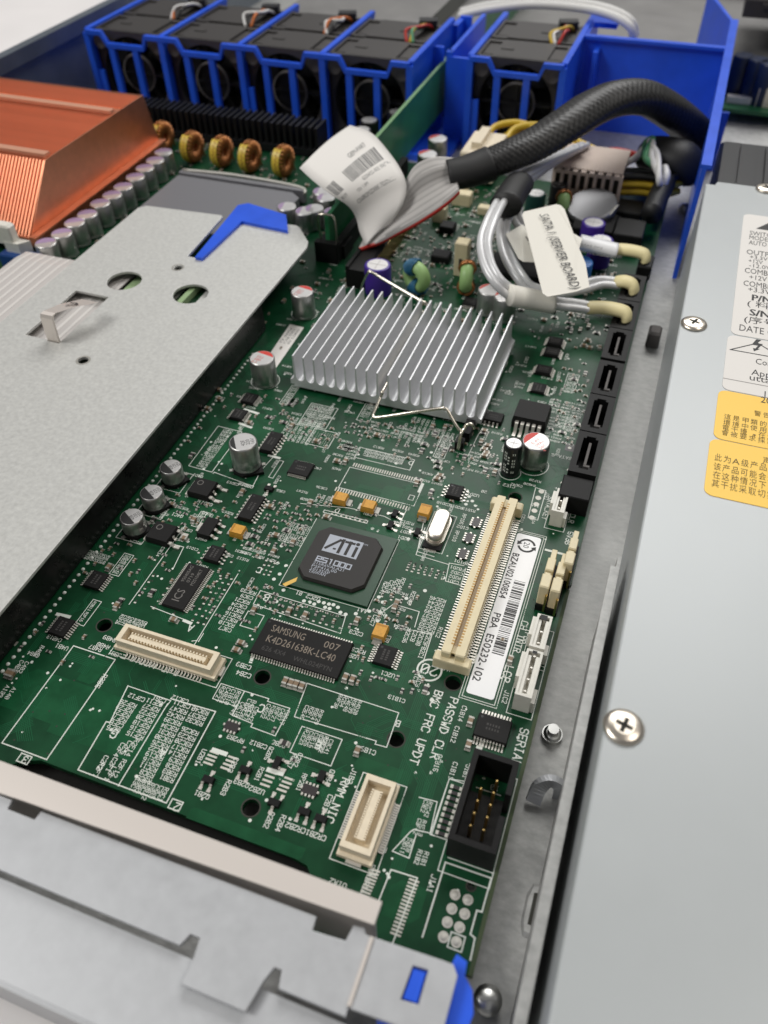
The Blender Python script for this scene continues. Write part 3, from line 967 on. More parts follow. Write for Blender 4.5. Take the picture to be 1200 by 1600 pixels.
for k in range(260):
    bundle(rnd.uniform(-116, -6), rnd.uniform(50, 265), rnd.randrange(8),
           [(rnd.uniform(2, 9), rnd.choice((-1, 1))) for _ in range(rnd.randint(2, 4))], rnd.choice((1, 2, 3, 4, 5, 6, 8)))
for px, py, d, segs, n in ((640, 1190, 6, [(8, 1), (7, -1), (9, 1), (5, 1)], 7), (650, 1290, 2, [(14, 1), (5, -1), (10, 1)], 6), (700, 1230, 3, [(6, -1), (9, 1), (6, 0)], 6), (70, 1075, 6, [(8, 1), (6, -1), (20, 1)], 8),
                           (110, 1090, 7, [(10, -1), (12, 1), (24, 1)], 7), (200, 1170, 0, [(30, 1), (8, -1), (12, 0)], 6), (640, 900, 1, [(8, 1), (9, 1), (8, -1), (8, 0)], 8), (690, 930, 2, [(14, 1), (6, -1), (10, 0)], 8), (250, 1210, 0, [(40, 1), (9, -1)], 4),
                           (560, 760, 0, [(9, -1), (8, 1), (5, 0)], 6), (660, 1110, 6, [(10, 1), (8, -1), (12, 0)], 6)):
    q = at(px, py)
    bundle(q.x, q.y, d, segs, n)
ppart("traces", tr, M["trace"], mbd)["kind"] = "stuff"

via, viad = MB(), MB()
for k in range(760):
    x, y = rnd.uniform(-117, -3), rnd.uniform(48, 270)
    if rnd.random() < .55:
        viad.disc(x, y, .03, .2, 8)
    else:
        via.disc(x, y, .03, rnd.choice((.25, .3, .38)), 8)
# test points and the row of bright riser-slot joints along the black wall
for k in range(66):
    via.lathe([(.5, .02), (.42, .22), (.15, .34)], -118.9, 62 + k * 2.0, 10)
for px, py in ((432, 940), (420, 918), (443, 922), (428, 905), (475, 939), (484, 941), (491, 944), (498, 940), (506, 942), (514, 944), (521, 945), (528, 949), (508, 949), (515, 951), (532, 957), (540, 960),
               (577, 955), (594, 957), (590, 970), (602, 962), (598, 941), (592, 933), (556, 959), (635, 935), (664, 923), (693, 903), (738, 842), (728, 788), (733, 776), (738, 783), (743, 790), (675, 765), (598, 688), (674, 707), (676, 719), (619, 724), (440, 853), (434, 880), (447, 884), (437, 897), (582, 826), (638, 842), (668, 1083), (675, 1094)):
    q = at(px, py)
    via.disc(q.x, q.y, .035, .5, 12)
ppart("test_points", via, M["silk"], mbd)["kind"] = "stuff"
ppart("via_holes", viad, M["hole"], mbd)["kind"] = "stuff"

# ---------------------------------------------------------------- silkscreen
sk = MB()
pads = MB()
BL = []          # footprints kept clear of random small parts


def clear(x0, y0, x1, y1):
    BL.append((min(x0, x1), min(y0, y1), max(x0, x1), max(y0, y1)))


def free(x, y, g=.4):
    return not any(a - g < x < c + g and b - g < y < d + g for a, b, c, d in BL)


def sbox(p, q, wd=.2, gap=None):
    a, b = at(*p), at(*q)
    x0, x1, y0, y1 = min(a.x, b.x), max(a.x, b.x), min(a.y, b.y), max(a.y, b.y)
    for s_, e_ in (((x0, y0), (x1, y0)), ((x1, y0), (x1, y1)), ((x1, y1), (x0, y1)), ((x0, y1), (x0, y0))):
        sk.stroke(s_, e_, wd, .048)
    return x0, y0, x1, y1


def wbox(x0, y0, x1, y1, wd=.2):
    for s_, e_ in (((x0, y0), (x1, y0)), ((x1, y0), (x1, y1)), ((x1, y1), (x0, y1)), ((x0, y1), (x0, y0))):
        sk.stroke(s_, e_, wd, .048)


def spoly(pts, wd=.2):
    w_ = [at(*p) for p in pts]
    for a, b in zip(w_, w_[1:]):
        sk.stroke((a.x, a.y), (b.x, b.y), wd, .048)


def st(body, px, py, h=1.15, d='D', wd=None):
    q = at(px, py)
    if d == 'S':
        q.x -= h / 2
    elif d == 'D':
        q.y += h / 2
    silk_text(sk, body, q.x, q.y, h, d, wd or .165 * h)


# printed words
st("SERIAL", 822, 1140, 2.3, 'S')
st("BMC FRC UPDT", 688, 1081, 2.3, 'S')
st("PASSWD CLR", 712, 1092, 2.3, 'S')
st("RMM_NIC", 543, 1218, 2.1, 'S')
st("J1B2", 556, 1202, 1.3, 'S')
st("I/O MODULE", 279, 1053, 2.3, 'D')
st("J3B1", 188, 1026, 1.3, 'D')
st("S/N", 790, 897, 2.6, 'S', .2)
st("LCP", 798, 1042, 2.3, 'S')
st("J1C2", 794, 1080, 1.3, 'S')
st("CH INTR", 822, 972, 2.0, 'S')
st("IPMB", 828, 984, 1.7, 'S')
st("SATA_KEY", 862, 777, 1.7, 'S')
st("J1E1", 857, 770, 1.2, 'S')
st("CMOS CLR", 903, 780, 1.8, 'S')
st("5V3B", 893, 832, 1.8, 'S')
st("PMM", 809, 813, 1.2, 'S')
st("R1D11", 803, 838, 1.1, 'S')
st("R1D10", 794, 870, 1.1, 'S')
st("SATA_5", 893, 718, 1.5, 'D')
st("J1C5", 707, 1049, 1.3, 'D')
st("Y2D1", 679, 863, 1.3, 'D')
st("U2C2", 499, 938, 1.4, 'D')
st("B1", 471, 929, 1.3, 'D')
st("AA1", 573, 957, 1.4, 'D')
st("U2C1", 616, 1058, 1.3, 'D')
st("U2B3", 560, 1029, 1.3, 'D')
st("R2C3", 570, 1021, 1.3, 'D')
st("C2C3", 566, 993, 1.3, 'D')
st("C2C4", 610, 998, 1.2, 'D')
st("R2C4", 607, 1003, 1.2, 'D')
st("C1E2", 804, 762, 1.3, 'D')
st("20", 760, 770, 1.2, 'D')
st("119", 842, 792, 1.2, 'D')
st("U2D1", 748, 776, 1.3, 'D')
st("C1D2", 731, 827, 1.2, 'D')
st("RP1D5", 727, 804, 1.2, 'S')
st("RP1D3", 716, 830, 1.2, 'S')
st("RP1D1", 732, 882, 1.2, 'D')
st("R1D13", 742, 800, 1.1, 'D')
st("R2D16", 722, 795, 1.1, 'D')
st("C2D10", 702, 790, 1.1, 'D')
st("C1C4", 766, 955, 1.2, 'S')
st("R1C1", 655, 1049, 1.2, 'S')
st("R1C3", 659, 1056, 1.2, 'S')
st("R1C2", 690, 981, 1.2, 'S')
st("C1B13", 632, 1097, 1.2, 'D')
st("C1B9", 586, 1178, 1.3, 'D')
st("C1B14", 727, 1104, 1.2, 'S')
st("C1B12", 716, 1136, 1.2, 'S')
st("C1B15", 689, 1180, 1.2, 'S')
st("C1B11", 713, 1192, 1.2, 'S')
st("J1B1", 733, 1196, 1.2, 'S')
st("J1A1", 680, 1368, 1.3, 'S')
st("R1A6", 603, 1330, 1.2, 'D')
st("R1A3R1A", 584, 1352, 1.2, 'S')
st("U1A2", 540, 1387, 1.3, 'D')
st("R1B2", 658, 1329, 1.1, 'S')
st("R1B1", 668, 1332, 1.1, 'S')
st("C2B1", 518, 1243, 1.3, 'S')
st("Q2B4", 521, 1204, 1.3, 'S')
st("RP2B1", 478, 1210, 1.2, 'S')
st("Q2B5", 426, 1168, 1.2, 'S')
st("R2B1", 411, 1200, 1.2, 'S')
st("U2B2", 412, 1240, 1.3, 'D')
st("Q2B2", 427, 1270, 1.3, 'S')
st("R2B4", 445, 1275, 1.3, 'S')
st("CR2B1CR2B2", 508, 1312, 1.3, 'D')
st("Q2B1", 326, 1247, 1.3, 'D')
st("Q2B3", 388, 1229, 1.3, 'D')
st("R2B3", 360, 1220, 1.3, 'S')
st("U2B1", 321, 1172, 1.3, 'S')
st("C2B3", 371, 1185, 1.3, 'S')
st("C2B12", 416, 1169, 1.2, 'D')
st("RP2B3", 380, 1160, 1.2, 'D')
st("R2B6", 445, 1167, 1.2, 'D')
st("C2B2", 471, 1178, 1.2, 'S')
st("R2B7", 462, 1180, 1.2, 'S')
st("C3B9", 391, 1045, 1.4, 'D')
st("C2B4", 391, 1058, 1.4, 'D')
st("C3B14", 350, 1040, 1.3, 'S')
st("R4B9", 180, 1002, 1.3, 'D')
st("R4B8", 170, 1013, 1.3, 'D')
st("R4B7", 158, 1017, 1.3, 'D')
st("R3B5", 166, 1055, 1.4, 'S')
st("U4B1", 105, 1015, 1.3, 'D')
st("C4B13", 95, 1002, 1.2, 'D')
st("C4B4", 60, 1026, 1.2, 'D')
st("R4B6", 68, 1010, 1.2, 'S')
st("C4B2", 44, 1035, 1.2, 'S')
st("C4B3", 36, 1033, 1.2, 'S')
st("A140", 24, 1075, 1.2, 'S')
st("A139", 14, 1072, 1.2, 'S')
st("3", 41, 1190, 1.9, 'D')
st("2", 279, 1264, 2.0, 'D')
st("G", 181, 1150, 2.5, 'D')
st("A", 257, 1180, 2.5, 'D')
st("A", 300, 984, 2.4, 'D')
st("B", 419, 936, 2.4, 'D')
st("C", 411, 1110, 2.4, 'D')
st("C", 407, 893, 2.2, 'D')
st("E", 500, 1167, 2.0, 'D')
st("B", 624, 1133, 1.8, 'D')
st("D", 644, 725, 2.1, 'D')
st("D", 529, 800, 2.1, 'D')
st("Q3D1", 331, 790, 1.3, 'D')
st("Q4C1", 285, 808, 1.3, 'D')
st("C3D14", 395, 762, 1.4, 'D')
st("C4D1", 316, 746, 1.2, 'D')
st("C4C28", 263, 795, 1.2, 'S')
st("R3D9", 450, 785, 1.1, 'S')
st("C3D13", 372, 758, 1.1, 'D')
st("R3D2", 330, 805, 1.1, 'D')
st("C3D4", 417, 770, 1.1, 'S')
st("CMX5", 440, 612, 1.0, 'D')

# lettered boxes and footprints
sbox((546.7, 730), (646.7, 790.8))
sk.stroke(tuple(at(660, 757).xy), tuple(at(655, 768).xy), .9, .048)
wbox(-46.6 - 1.4, 144.6, -46.6, 146.4, .18)
sbox((562.5, 699), (640, 735))
sbox((507, 797), (573, 818))
spoly([(470, 787), (545, 794), (600, 807), (610, 812)])
spoly([(635, 797), (625, 818), (616, 815)])
wbox(-69.0, 105.8, -45.3, 129.8, .2)
spoly([(407, 923), (540, 963), (532, 990), (396, 944), (407, 923)])
sbox((388, 955), (400, 985))
spoly([(382, 1080), (420, 1092), (418, 1096), (453, 1107), (430, 1150), (392, 1136), (395, 1131), (363, 1118), (382, 1080)])
spoly([(480, 1068), (623, 1114), (604, 1168), (586, 1163), (588, 1158), (460, 1120), (480, 1068)])
sbox((472, 1135), (517, 1197))
sbox((115, 1009.3), (73, 1187), .26)
spoly([(200, 1072), (267, 1095), (257, 1108)])
spoly([(267, 1092), (337, 1112), (260, 1255), (122, 1203), (166, 1128), (172, 1129), (200, 1072)], .26)
spoly([(262, 1100), (185, 1228)], .24)
sbox((34, 1177), (42, 1195), .24)
sbox((270, 1248), (279, 1268), .24)
sbox((702, 1217), (702, 1314))
spoly([(702, 1217), (731, 1222), (705, 1314), (672, 1304), (702, 1217)])
spoly([(700, 1340), (771, 1365)])
spoly([(611, 1359), (652, 1372), (612, 1478)], .24)
spoly([(611, 1359), (590, 1412)], .24)
spoly([(660, 1464), (696, 1347.5), (767.5, 1372.5), (753, 1425), (745, 1423), (735, 1460), (742, 1466), (735, 1500)], .3)
spoly([(837, 762), (853, 767), (840, 813), (825, 809), (837, 762)])
spoly([(725, 920 - 36), (702, 880), (696, 908), (720, 915), (728, 888)])
spoly([(650, 867), (700, 882)])
spoly([(664, 825), (650, 867)], .2)
spoly([(645, 985), (675, 992), (661, 1035)])
spoly([(600, 955), (615, 944), (655, 956), (648, 980)])
spoly([(678, 870), (652, 862), (662, 815)])
def vline(p, py2, wd=.2):
    a, b = at(*p), at(p[0] - (py2 - p[1]) * .6, py2)
    sk.stroke((a.x, a.y), (a.x, b.y), wd, .048)


vline((289, 822), 948)
vline((372, 897), 1010)
vline((318, 990), 1003)
spoly([(236, 948), (287, 968)], .2)
spoly([(300, 1002), (308, 1001), (313, 993)], .2)
spoly([(333, 740), (335, 738), (395, 760), (408, 735), (440, 700)], .2)
spoly([(240, 845), (260, 855), (262, 848), (287, 855), (270, 890)], .2)
# white pin-one bars
for p, q, wd in (((397, 1020), (392, 1034), .8), ((600, 1016), (613, 1020), .7), ((755, 1158), (750, 1170), .9), ((747, 1168), (744, 1176), .8), ((375, 662), (392, 668), .9), ((383, 640), (402, 646), .9), ((421, 712), (436, 716), .9), ((706, 779), (722, 783), .8), ((90, 960), (108, 964), .9), ((100, 885), (112, 888), .9), ((288, 970), (298, 974), .8)):
    a, b = at(*p), at(*q)
    sk.stroke(tuple(a.xy), tuple(b.xy), wd, .049)
for px, py in ((743, 1030), (818, 1098)):
    q = at(px, py)
    sk.add([(q.x - 1.4, q.y - 1.1, .048), (q.x + 1.4, q.y - 1.3, .048), (q.x + .1, q.y + 1.5, .048)], [(0, 1, 2)])
# recycling circles
q = at(671, 1047)
sk.disc(q.x, q.y, .048, 3.0, 40, 0, 2.55)
silk_text(sk, "20", q.x + 1.9, q.y + 1.25, 3.2, 'D', .5)


def dsg():
    return rnd.choice("RRRRCCC") + str(rnd.choice((1, 2, 2, 3, 3, 4))) + rnd.choice("BCDEF") + str(rnd.randint(1, 50))


def tblock(p, q, d='D', h=1.15, pitch=1.5, col=6.2, frame=False, dens=1.0):
    a, b = at(*p), at(*q)
    pitch *= .86
    col *= .80
    x0, x1, y0, y1 = min(a.x, b.x), max(a.x, b.x), min(a.y, b.y), max(a.y, b.y)
    if frame:
        wbox(x0 - .5, y0 - .5, x1 + .5, y1 + .5, .18)
    if d == 'D':
        y = y0 + h
        while y < y1 + .2:
            x = x0 + min(col, x1 - x0)
            while x < x1 + .5:
                if rnd.random() < dens:
                    silk_text(sk, dsg(), x - rnd.uniform(0, .5), y, h, 'D', .15 * h)
                x += col
            y += pitch
    else:
        x = x0
        while x < x1 - h * .5:
            y = y1
            while y > y0 + col * .5:
                if rnd.random() < dens:
                    silk_text(sk, dsg(), x, y, h, 'S', .15 * h)
                y -= col
            x += pitch


def tcol(px, py, dx, dy, names, d='D', h=1.25):
    for i, n_ in enumerate(names.split()):
        if n_ != '.':
            st(n_, px + dx * i, py + dy * i, h, d)


tcol(225, 1095, 0, 0, "C2F12")
tcol(258, 1097, 0, 0, "C2G1")
tcol(212, 1105, -5.2, 7.8, "R2F25 R2F23 R2F21 R2F7 C2F8 C2F6")
tcol(253, 1103, -5.0, 8.6, "C2F11 R2F27 R2F22 R2F20 R2F18 R2F16 R2F15")
tcol(216, 1156, -11, 3, "R2F14 C2F5 C2F4", 'S')
tcol(196, 1188, -14, -3, "R2F12 C2F1 C2F2", 'S')
tcol(180, 1199, -18, -6, "L2F1 R2F7", 'S')
tcol(293, 1098, 0, 0, "C3C12")
tcol(296, 1106, -4.7, 9.0, "C3C11 R3C47 R3C42 R3C39 R3C34 R3C31 R3C30 R3C25 R3C22 R3C19 R3C16 R3C11 R3C8 R3C5")
tcol(325, 1116, -4.5, 8.5, "R3C40 R3C37 R3C32")
tcol(309, 1148, -4.8, 9.2, "R3C26 R3C23 R3C20 R3C17 R3C14 R3C9 R3C8 R3B3 R3B1")
tcol(262, 1232, -7.5, -2.6, "R3C1 C3C2 C3B3 R3B12 C3C2 R3B2 C3C1", 'S', 1.15)
tblock((388, 1092), (388, 1120), 'S', 1.2, 1.3, 6)
for p, q, d in (((370, 1095), (395, 1132), 'S'), ((418, 1100), (437, 1145), 'S'), ((484, 1078), (520, 1100), 'S'), ((530, 1085), (557, 1112), 'S'), ((565, 1100), (612, 1122), 'S'), ((478, 1102), (500, 1125), 'S'), ((512, 1112), (560, 1140), 'S'), ((568, 1128), (597, 1150), 'S'),
                ((477, 1140), (500, 1180), 'S'), ((500, 1150), (512, 1190), 'S')):
    tblock(p, q, d, 1.1, 1.35, 5.2)
tblock((288, 1078), (335, 1092), 'S', 1.25, 1.9, 5.6)
tblock((347, 1072), (368, 1100), 'S', 1.2, 1.5, 5, True)
tcol(696, 941, -2.6, 6.9, "R2C45 R2C44 R2C42 R2C39 R2C37 R2C35 R2C33 R2C32")
tcol(632, 904, -9, 2, "R2C46 R2C43 C2C10 R2C41", 'S')
tcol(648, 925, 0, 0, "R2C40", 'S')
tcol(672, 990, -10.5, -2, "C2C9FB2C1 R2C38 C2C8 R2C36 ", 'S')
tcol(640, 985, 0, 0, "R2C34")
tcol(600, 950, 0, 0, "R2C10", 'S')
tcol(588, 962, 0, 0, "C2C7", 'S')
tcol(725, 892, -3, 6.6, "FB2D1 C2D2 R2D2 C2D1", 'D', 1.15)
tcol(646, 820, -2, 7.2, "R2D12 R2D11 R2D7", 'D', 1.15)
tcol(639, 844, 0, 0, "R2D1")
tcol(399, 929, -4.8, 7.2, "R3C33 C3C9 R3C21 C3C24 R3C18 R3C16 R3C12 R3C10 C3C7")
tblock((452, 815), (476, 850), 'S', 1.05, 1.4, 4.8)
tblock((390, 890), (450, 905), 'D', 1.0, 1.5, 5, dens=.5)
tblock((330, 625), (430, 640), 'D', .95, 1.6, 4.8, dens=.5)
# dense parts lists printed beside the left capacitors and elsewhere
tblock((366, 674), (306, 730), 'S', .98, 1.25, 4.6)
spoly([(341, 666), (378, 675), (331, 738), (295, 728), (341, 666)], .2)
for p, q, fr in (((147, 940), (130, 975), True), ((438, 722), (425, 745), True), ((465, 605), (440, 630), True), ((588, 635), (560, 655), True), ((525, 640), (470, 660), True), ((705, 685), (680, 712), True), ((890, 585), (895, 612), True), ((303, 820), (320, 803), True), ((205, 870), (175, 895), True), ((572, 702), (630, 729), False), ((905, 655), (880, 668), False), ((140, 860), (160, 885), False), ((190, 960), (222, 985), False), ((350, 968), (395, 985), False)):
    tblock(p, q, 'S', .9, 1.1, 4.2, fr)
for p, q in (((700, 1232), (655, 1290)), ((680, 1255), (640, 1300))):
    pass
spoly([(655, 1246), (683, 1253), (672, 1302), (647, 1296), (641, 1300), (613, 1330), (639, 1341), (650, 1305)], .2)
tblock((663, 1250), (660, 1298), 'S', 1.0, 1.15, 5)
tblock((680, 1255), (666, 1302), 'S', 1.0, 1.15, 5)
tblock((633, 1308), (642, 1338), 'S', 1.0, 1.15, 4)
for p, q in (((640, 650), (700, 700)), ((580, 655), (660, 695)), ((450, 650), (480, 700)), ((530, 750 - 60), (556, 720)), ((660, 735), (690, 760)), ((735, 700), (770, 745)), ((800, 800), (830, 830)), ((490, 770), (520, 790)), ((380, 850), (430, 880)), ((860, 620), (905, 700)), ((650, 780), (700, 800))):
    tblock(p, q, rnd.choice("SD"), .95, 1.7, 4.6, dens=.75)
# blurred far field
for k in range(260):
    x, y = rnd.uniform(-112, -12), rnd.uniform(104, 205)
    if free(x - 1.5, y, 1.2) and free(x + 1.5, y, .6) and not (-72 < x < -42 and 102 < y < 133) and not (-70 < x < -44 and 138 < y < 162) and not (-36 < x < -8 and y < 160):
        silk_text(sk, dsg(), x, y, 1.0, rnd.choice("SDD"), .15)
        clear(x - 1.6, y - .5, x + 1.6, y + .5)
for k in range(330):
    x, y = rnd.uniform(-116, -12), rnd.uniform(200, 335)
    silk_text(sk, dsg(), x, y, 1.1, rnd.choice("SD"), .17)
# rows of tiny unpopulated pads with their via holes
vh = MB()
for p, q, n_, m_ in (((415, 930), (535, 965), 16, 2), ((404, 945), (530, 982), 14, 1), ((318, 975), (345, 900), 3, 9), ((295, 800), (345, 905), 3, 4), ((405, 895), (430, 880), 3, 4), ((640, 880), (690, 905), 7, 4), ((240, 900), (270, 960), 3, 5), ((395, 870), (420, 850), 3, 3), ((520, 800), (570, 816), 8, 2), ((662, 800), (668, 812), 2, 3), ((600, 925), (640, 945), 4, 3)):
    a, b = at(*p), at(*q)
    for i in range(n_):
        for j in range(m_):
            x = a.x + (b.x - a.x) * i / max(n_ - 1, 1) + rnd.uniform(-.15, .15)
            y = a.y + (b.y - a.y) * j / max(m_ - 1, 1) + rnd.uniform(-.15, .15)
            if free(x, y, .1):
                vh.box(x, y, .03, .62, .42, .02, 1)
                vh.box(x + .05, y + .62, .03, .45, .4, .02, 0)
ppart("tiny_pads", vh, [M["hole"], M["pad"]], mbd)["kind"] = "stuff"

# bare pads of unpopulated parts
def padrow(p, q, n, lx, ly):
    a, b = at(*p), at(*q)
    for i in range(n):
        t_ = i / (n - 1)
        pads.box(a.x + (b.x - a.x) * t_, a.y + (b.y - a.y) * t_, .01, lx, ly, .05)


padrow((553, 726), (659, 752), 29, .36, 1.5)
padrow((525, 764), (639, 795), 29, .36, 1.5)
padrow((586, 1360), (558, 1425), 14, 2.0, .34)
padrow((647, 1376), (618, 1460), 16, 2.0, .34)
for dx in (0, 20):
    pass
padrow((335, 1176), (325, 1193), 4, 2.2, .45)
padrow((364, 1184), (352, 1201), 4, 2.2, .45)
padrow((425, 1207), (414, 1227), 4, 2.2, .45)
padrow((452, 1217), (440, 1235), 4, 2.2, .45)
for p, q in (((334, 1172), (352, 1178)), ((420, 1203), (440, 1209))):
    a, b = at(*p), at(*q)
    sk.stroke(tuple(a.xy), tuple(b.xy), 1.0, .049)
for px, py in ((711, 1398), (731, 1406), (706, 1420), (726, 1428), (699, 1441), (718, 1449), (693, 1464), (713, 1472)):
    q = at(px, py)
    pads.disc(q.x, q.y, .04, 1.0, 20)
    pads.lathe([(.7, .04), (.5, .2), (.1, .26)], q.x, q.y, 14)
q = at(713, 1472)
wbox(q.x - 1.3, q.y - 1.3, q.x + 1.3, q.y + 1.3, .25)
for px, py in ((846, 768), (841, 778), (838, 788), (835, 798), (831, 809)):
    q = at(px, py)
    pads.disc(q.x, q.y, .04, .8, 16)
q = at(890, 700)
sk.box(q.x, q.y, .02, .01, .01, .01)
pads.disc(q.x, q.y, .06, .55, 16)
dots = MB()
for i in range(8):
    for j in range(8):
        q = at(502, 685)
        dots.disc(q.x + (i - 3.5) * .75, q.y + (j - 3.5) * .75, .03, .17, 6)
for p in pads.v[:0]:
    pass
q = at(502, 685)
wbox(q.x - 3.6, q.y - 3.6, q.x + 3.6, q.y + 3.6, .22)
ppart("bare_ball_pads", dots, M["tin"], mbd)["kind"] = "stuff"
ppart("bare_pads", pads, M["pad"], mbd)["kind"] = "stuff"

# ---------------------------------------------------------------- components
CACHE = {}


def comp(name, px, py, z, meshes, rz=0.0, label_=None, xy=None):
    """a soldered part: meshes = [(name, mesh), ...]; the first is the part, the rest its sub-parts; px,py = its top centre at height z"""
    q = at(px, py, z) if xy is None else Vector((xy[0], xy[1], 0))
    o = link(name, meshes[0], mbd, (q.x, q.y, 0), rz)
    for nm, me in meshes[1:]:
        sub(nm, me, o)
    if label_:
        o["label"] = label_
    return o, q


def gull(mb, side, pos, base, h, L, w, t=.16):
    """one bent lead: side +x/-x/+y/-y"""
    pr = [(base - .25, h), (base + L * .3, h), (base + L * .5, .12), (base + L, .10)]
    vs = []
    for d, z in pr:
        for s_ in (-w / 2, w / 2):
            for dz in (0, t):
                x, y = {'+x': (d, pos + s_), '-x': (-d, pos - s_), '+y': (pos - s_, d), '-y': (pos + s_, -d)}[side]
                vs.append((x, y, z + dz))
    fs = []
    for i in range(3):
        a = i * 4
        fs += [(a + 1, a + 3, a + 7, a + 5), (a, a + 4, a + 6, a + 2), (a, a + 1, a + 5, a + 4), (a + 2, a + 6, a + 7, a + 3)]
    fs.append((12, 13, 15, 14))
    mb.add(vs, fs)


def ic_mesh(lx, ly, h, axis, n, pitch, L=1.0, lw_=None, body="chip"):
    key = ("ic", lx, ly, h, axis, n, pitch, L, body)
    if key in CACHE:
        return CACHE[key]
    b = MB()
    b.box(0, 0, .12, lx, ly, h * .5, 0)
    b.box(0, 0, .12 + h * .5, lx, ly, h * .5 - .12, 0, 0, 0, .22)
    b.disc(-lx / 2 + .9, (ly / 2 - .9), h + .004, .32, 14, 1)
    ld = MB()
    for i in range(n):
        p = (i - (n - 1) / 2) * pitch
        if axis == 'x':
            gull(ld, '+x', p, lx / 2, h * .5, L, lw_ or pitch * .48)
            gull(ld, '-x', p, lx / 2, h * .5, L, lw_ or pitch * .48)
        else:
            gull(ld, '+y', p, ly / 2, h * .5, L, lw_ or pitch * .48)
            gull(ld, '-y', p, ly / 2, h * .5, L, lw_ or pitch * .48)
    CACHE[key] = [b.mesh("body", [M[body], M["fan_dk"]]), ("leads", ld.mesh("leads", M["lead"]))]
    return CACHE[key]


def ic(name, px, py, lx, ly, h, axis, n, pitch, L=1.0, lw_=None, label_=None, marks=None, body="chip", xy=None):
    ms = ic_mesh(lx, ly, h, axis, n, pitch, L, lw_, body)
    o, q = comp(name, px, py, h, ms, 0, label_, xy)
    for c in o.children:
        if c.name.startswith("leads"):
            c["kind"] = "stuff"
    ex, ey = (L, 0) if axis == 'x' else (0, L)
    clear(q.x - lx / 2 - ex, q.y - ly / 2 - ey, q.x + lx / 2 + ex, q.y + ly / 2 + ey)
    if not marks and lx >= 4:
        mb = MB()
        along_y = ly > lx
        for r_ in range(2):
            for k in range(5):
                wv = rnd.uniform(.25, .5)
                u, v = (k - 2) * .62, (r_ - .5) * 1.0
                if along_y:
                    u, v = v, u
                    mb.box(u, v, h + .002, .55, wv, .01)
                else:
                    mb.box(u, v, h + .002, wv, .55, .01)
        sub("marking", mb.mesh("marking", M["chipdim"]), o)["kind"] = "stuff"
    if marks:
        mb = MB()
        for body_, u, v, hh, ang, mi, wd in marks:
            put_text(mb, body_, u, v, h + .012, hh, ang, mi, wd)
        sub("marking", mb.mesh("marking", [M["goldmark"], M["chipdim"], M["chipmark"]]), o)
    return o, q


# graphics chip
gx, gy = -57.1, 117.8
g = link("graphics_chip", MB().box(0, 0, .25, 23, 23, .55).mesh("substrate", M["bgasub"]), mbd, (gx, gy, 0))
g["label"] = "square grey graphics chip with silver logo on a green carrier"
clear(gx - 12, gy - 12, gx + 12, gy + 12)
cap_ = MB()
cap_.box(0, .1, .8, 18.2, 18.2, .4, 0, 0, 2.5)
cap_.box(0, .1, 1.2, 18.2, 18.2, .75, 0, 0, 2.5, .42)
sub("mould_cap", cap_.mesh("mould_cap", M["bga"]), g)
zc = 1.962
lg = MB()


def gl(px, py):
    q = at(px, py, zc)
    return q.x - gx, q.y - gy


a, b, c, d = gl(515.8, 834.2), gl(568.3, 848.3), gl(556.7, 874.2), gl(502.5, 860)
x0, x1 = (a[0] + d[0]) / 2, (b[0] + c[0]) / 2
y0, y1 = (c[1] + d[1]) / 2, (a[1] + b[1]) / 2
lg.prism([(x0, y0), (x1, y0), (x1, y1), (x0, y1)], zc - .02, zc)
W_, H_ = x1 - x0, y1 - y0
dk = MB()


def band(pts, wd, z=zc + .01):
    for p, q_ in zip(pts, pts[1:]):
        dk.stroke((x0 + p[0] * W_, y0 + p[1] * H_), (x0 + q_[0] * W_, y0 + q_[1] * H_), wd, z)


band([(.07, .2), (.36, .80)], .7)
band([(.36, .80), (.45, .80)], .7, zc + .013)
band([(.45, .84), (.45, .14)], .8, zc + .016)
dk.box(x0 + W_ * .31, y0 + H_ * .26, zc - .01, .8, .55, .022)
band([(.54, .80), (.76, .80)], .75, zc + .012)
band([(.66, .82), (.66, .14)], .8, zc + .017)
band([(.88, .60), (.88, .14)], .8, zc + .012)
dk.disc(x0 + W_ * .87, y0 + H_ * .82, zc + .012, .55, 16)
put_text(lg, "TM", x1 + .15, y1 - .75, zc, .55)
q1, q2 = gl(498.5, 868.5), gl(552, 882)
# rounded block lettering "eS1000"
lt = q1[1] - 1.65
lx_ = x0 - .1
cw = (W_ + .2) / 6
for i, chh in enumerate("ES1000"):
    u = lx_ + i * cw
    hw, hh = cw * .74, 1.5
    def bb(p, q_):
        lg.stroke((u + p[0] * hw, lt + p[1] * hh), (u + q_[0] * hw, lt + q_[1] * hh), .34, zc + .002)
    if chh == '1':
        bb((.25, 1), (.55, 1)); bb((.55, 1), (.55, 0))
    elif chh == '0':
        bb((0, 0), (1, 0)); bb((1, 0), (1, 1)); bb((1, 1), (0, 1)); bb((0, 1), (0, 0))
    elif chh == 'S':
        bb((1, 1), (0, 1)); bb((0, 1), (0, .5)); bb((0, .5), (1, .5)); bb((1, .5), (1, 0)); bb((1, 0), (0, 0))
    else:
        bb((1, 0), (0, 0)); bb((0, 0), (0, 1)); bb((0, 1), (1, 1)); bb((1, 1), (1, .5)); bb((1, .5), (0, .5))
for body_, px, py in (("215R6VALA21", 496, 874.5), ("P2F416.00", 493.5, 879.5), ("101355P", 490.5, 884), ("TAIWAN", 488, 888)):
    u, v = gl(px, py)
    put_text(lg, body_, x0 - .45, v - 1.5 + (874.5 - py) * -.008, zc + .01, .86, 0, 0, len(body_) * .76)
sub("logo_print", lg.mesh("logo_print", M["logo"]), g)
sub("logo_letters", dk.mesh("logo_letters", M["bga"]), g)
gm = MB()
u, v = gl(440, 907)
p1, p2 = gl(440.5, 908), gl(463, 899.5)
dx, dy = p2[0] - p1[0], p2[1] - p1[1]
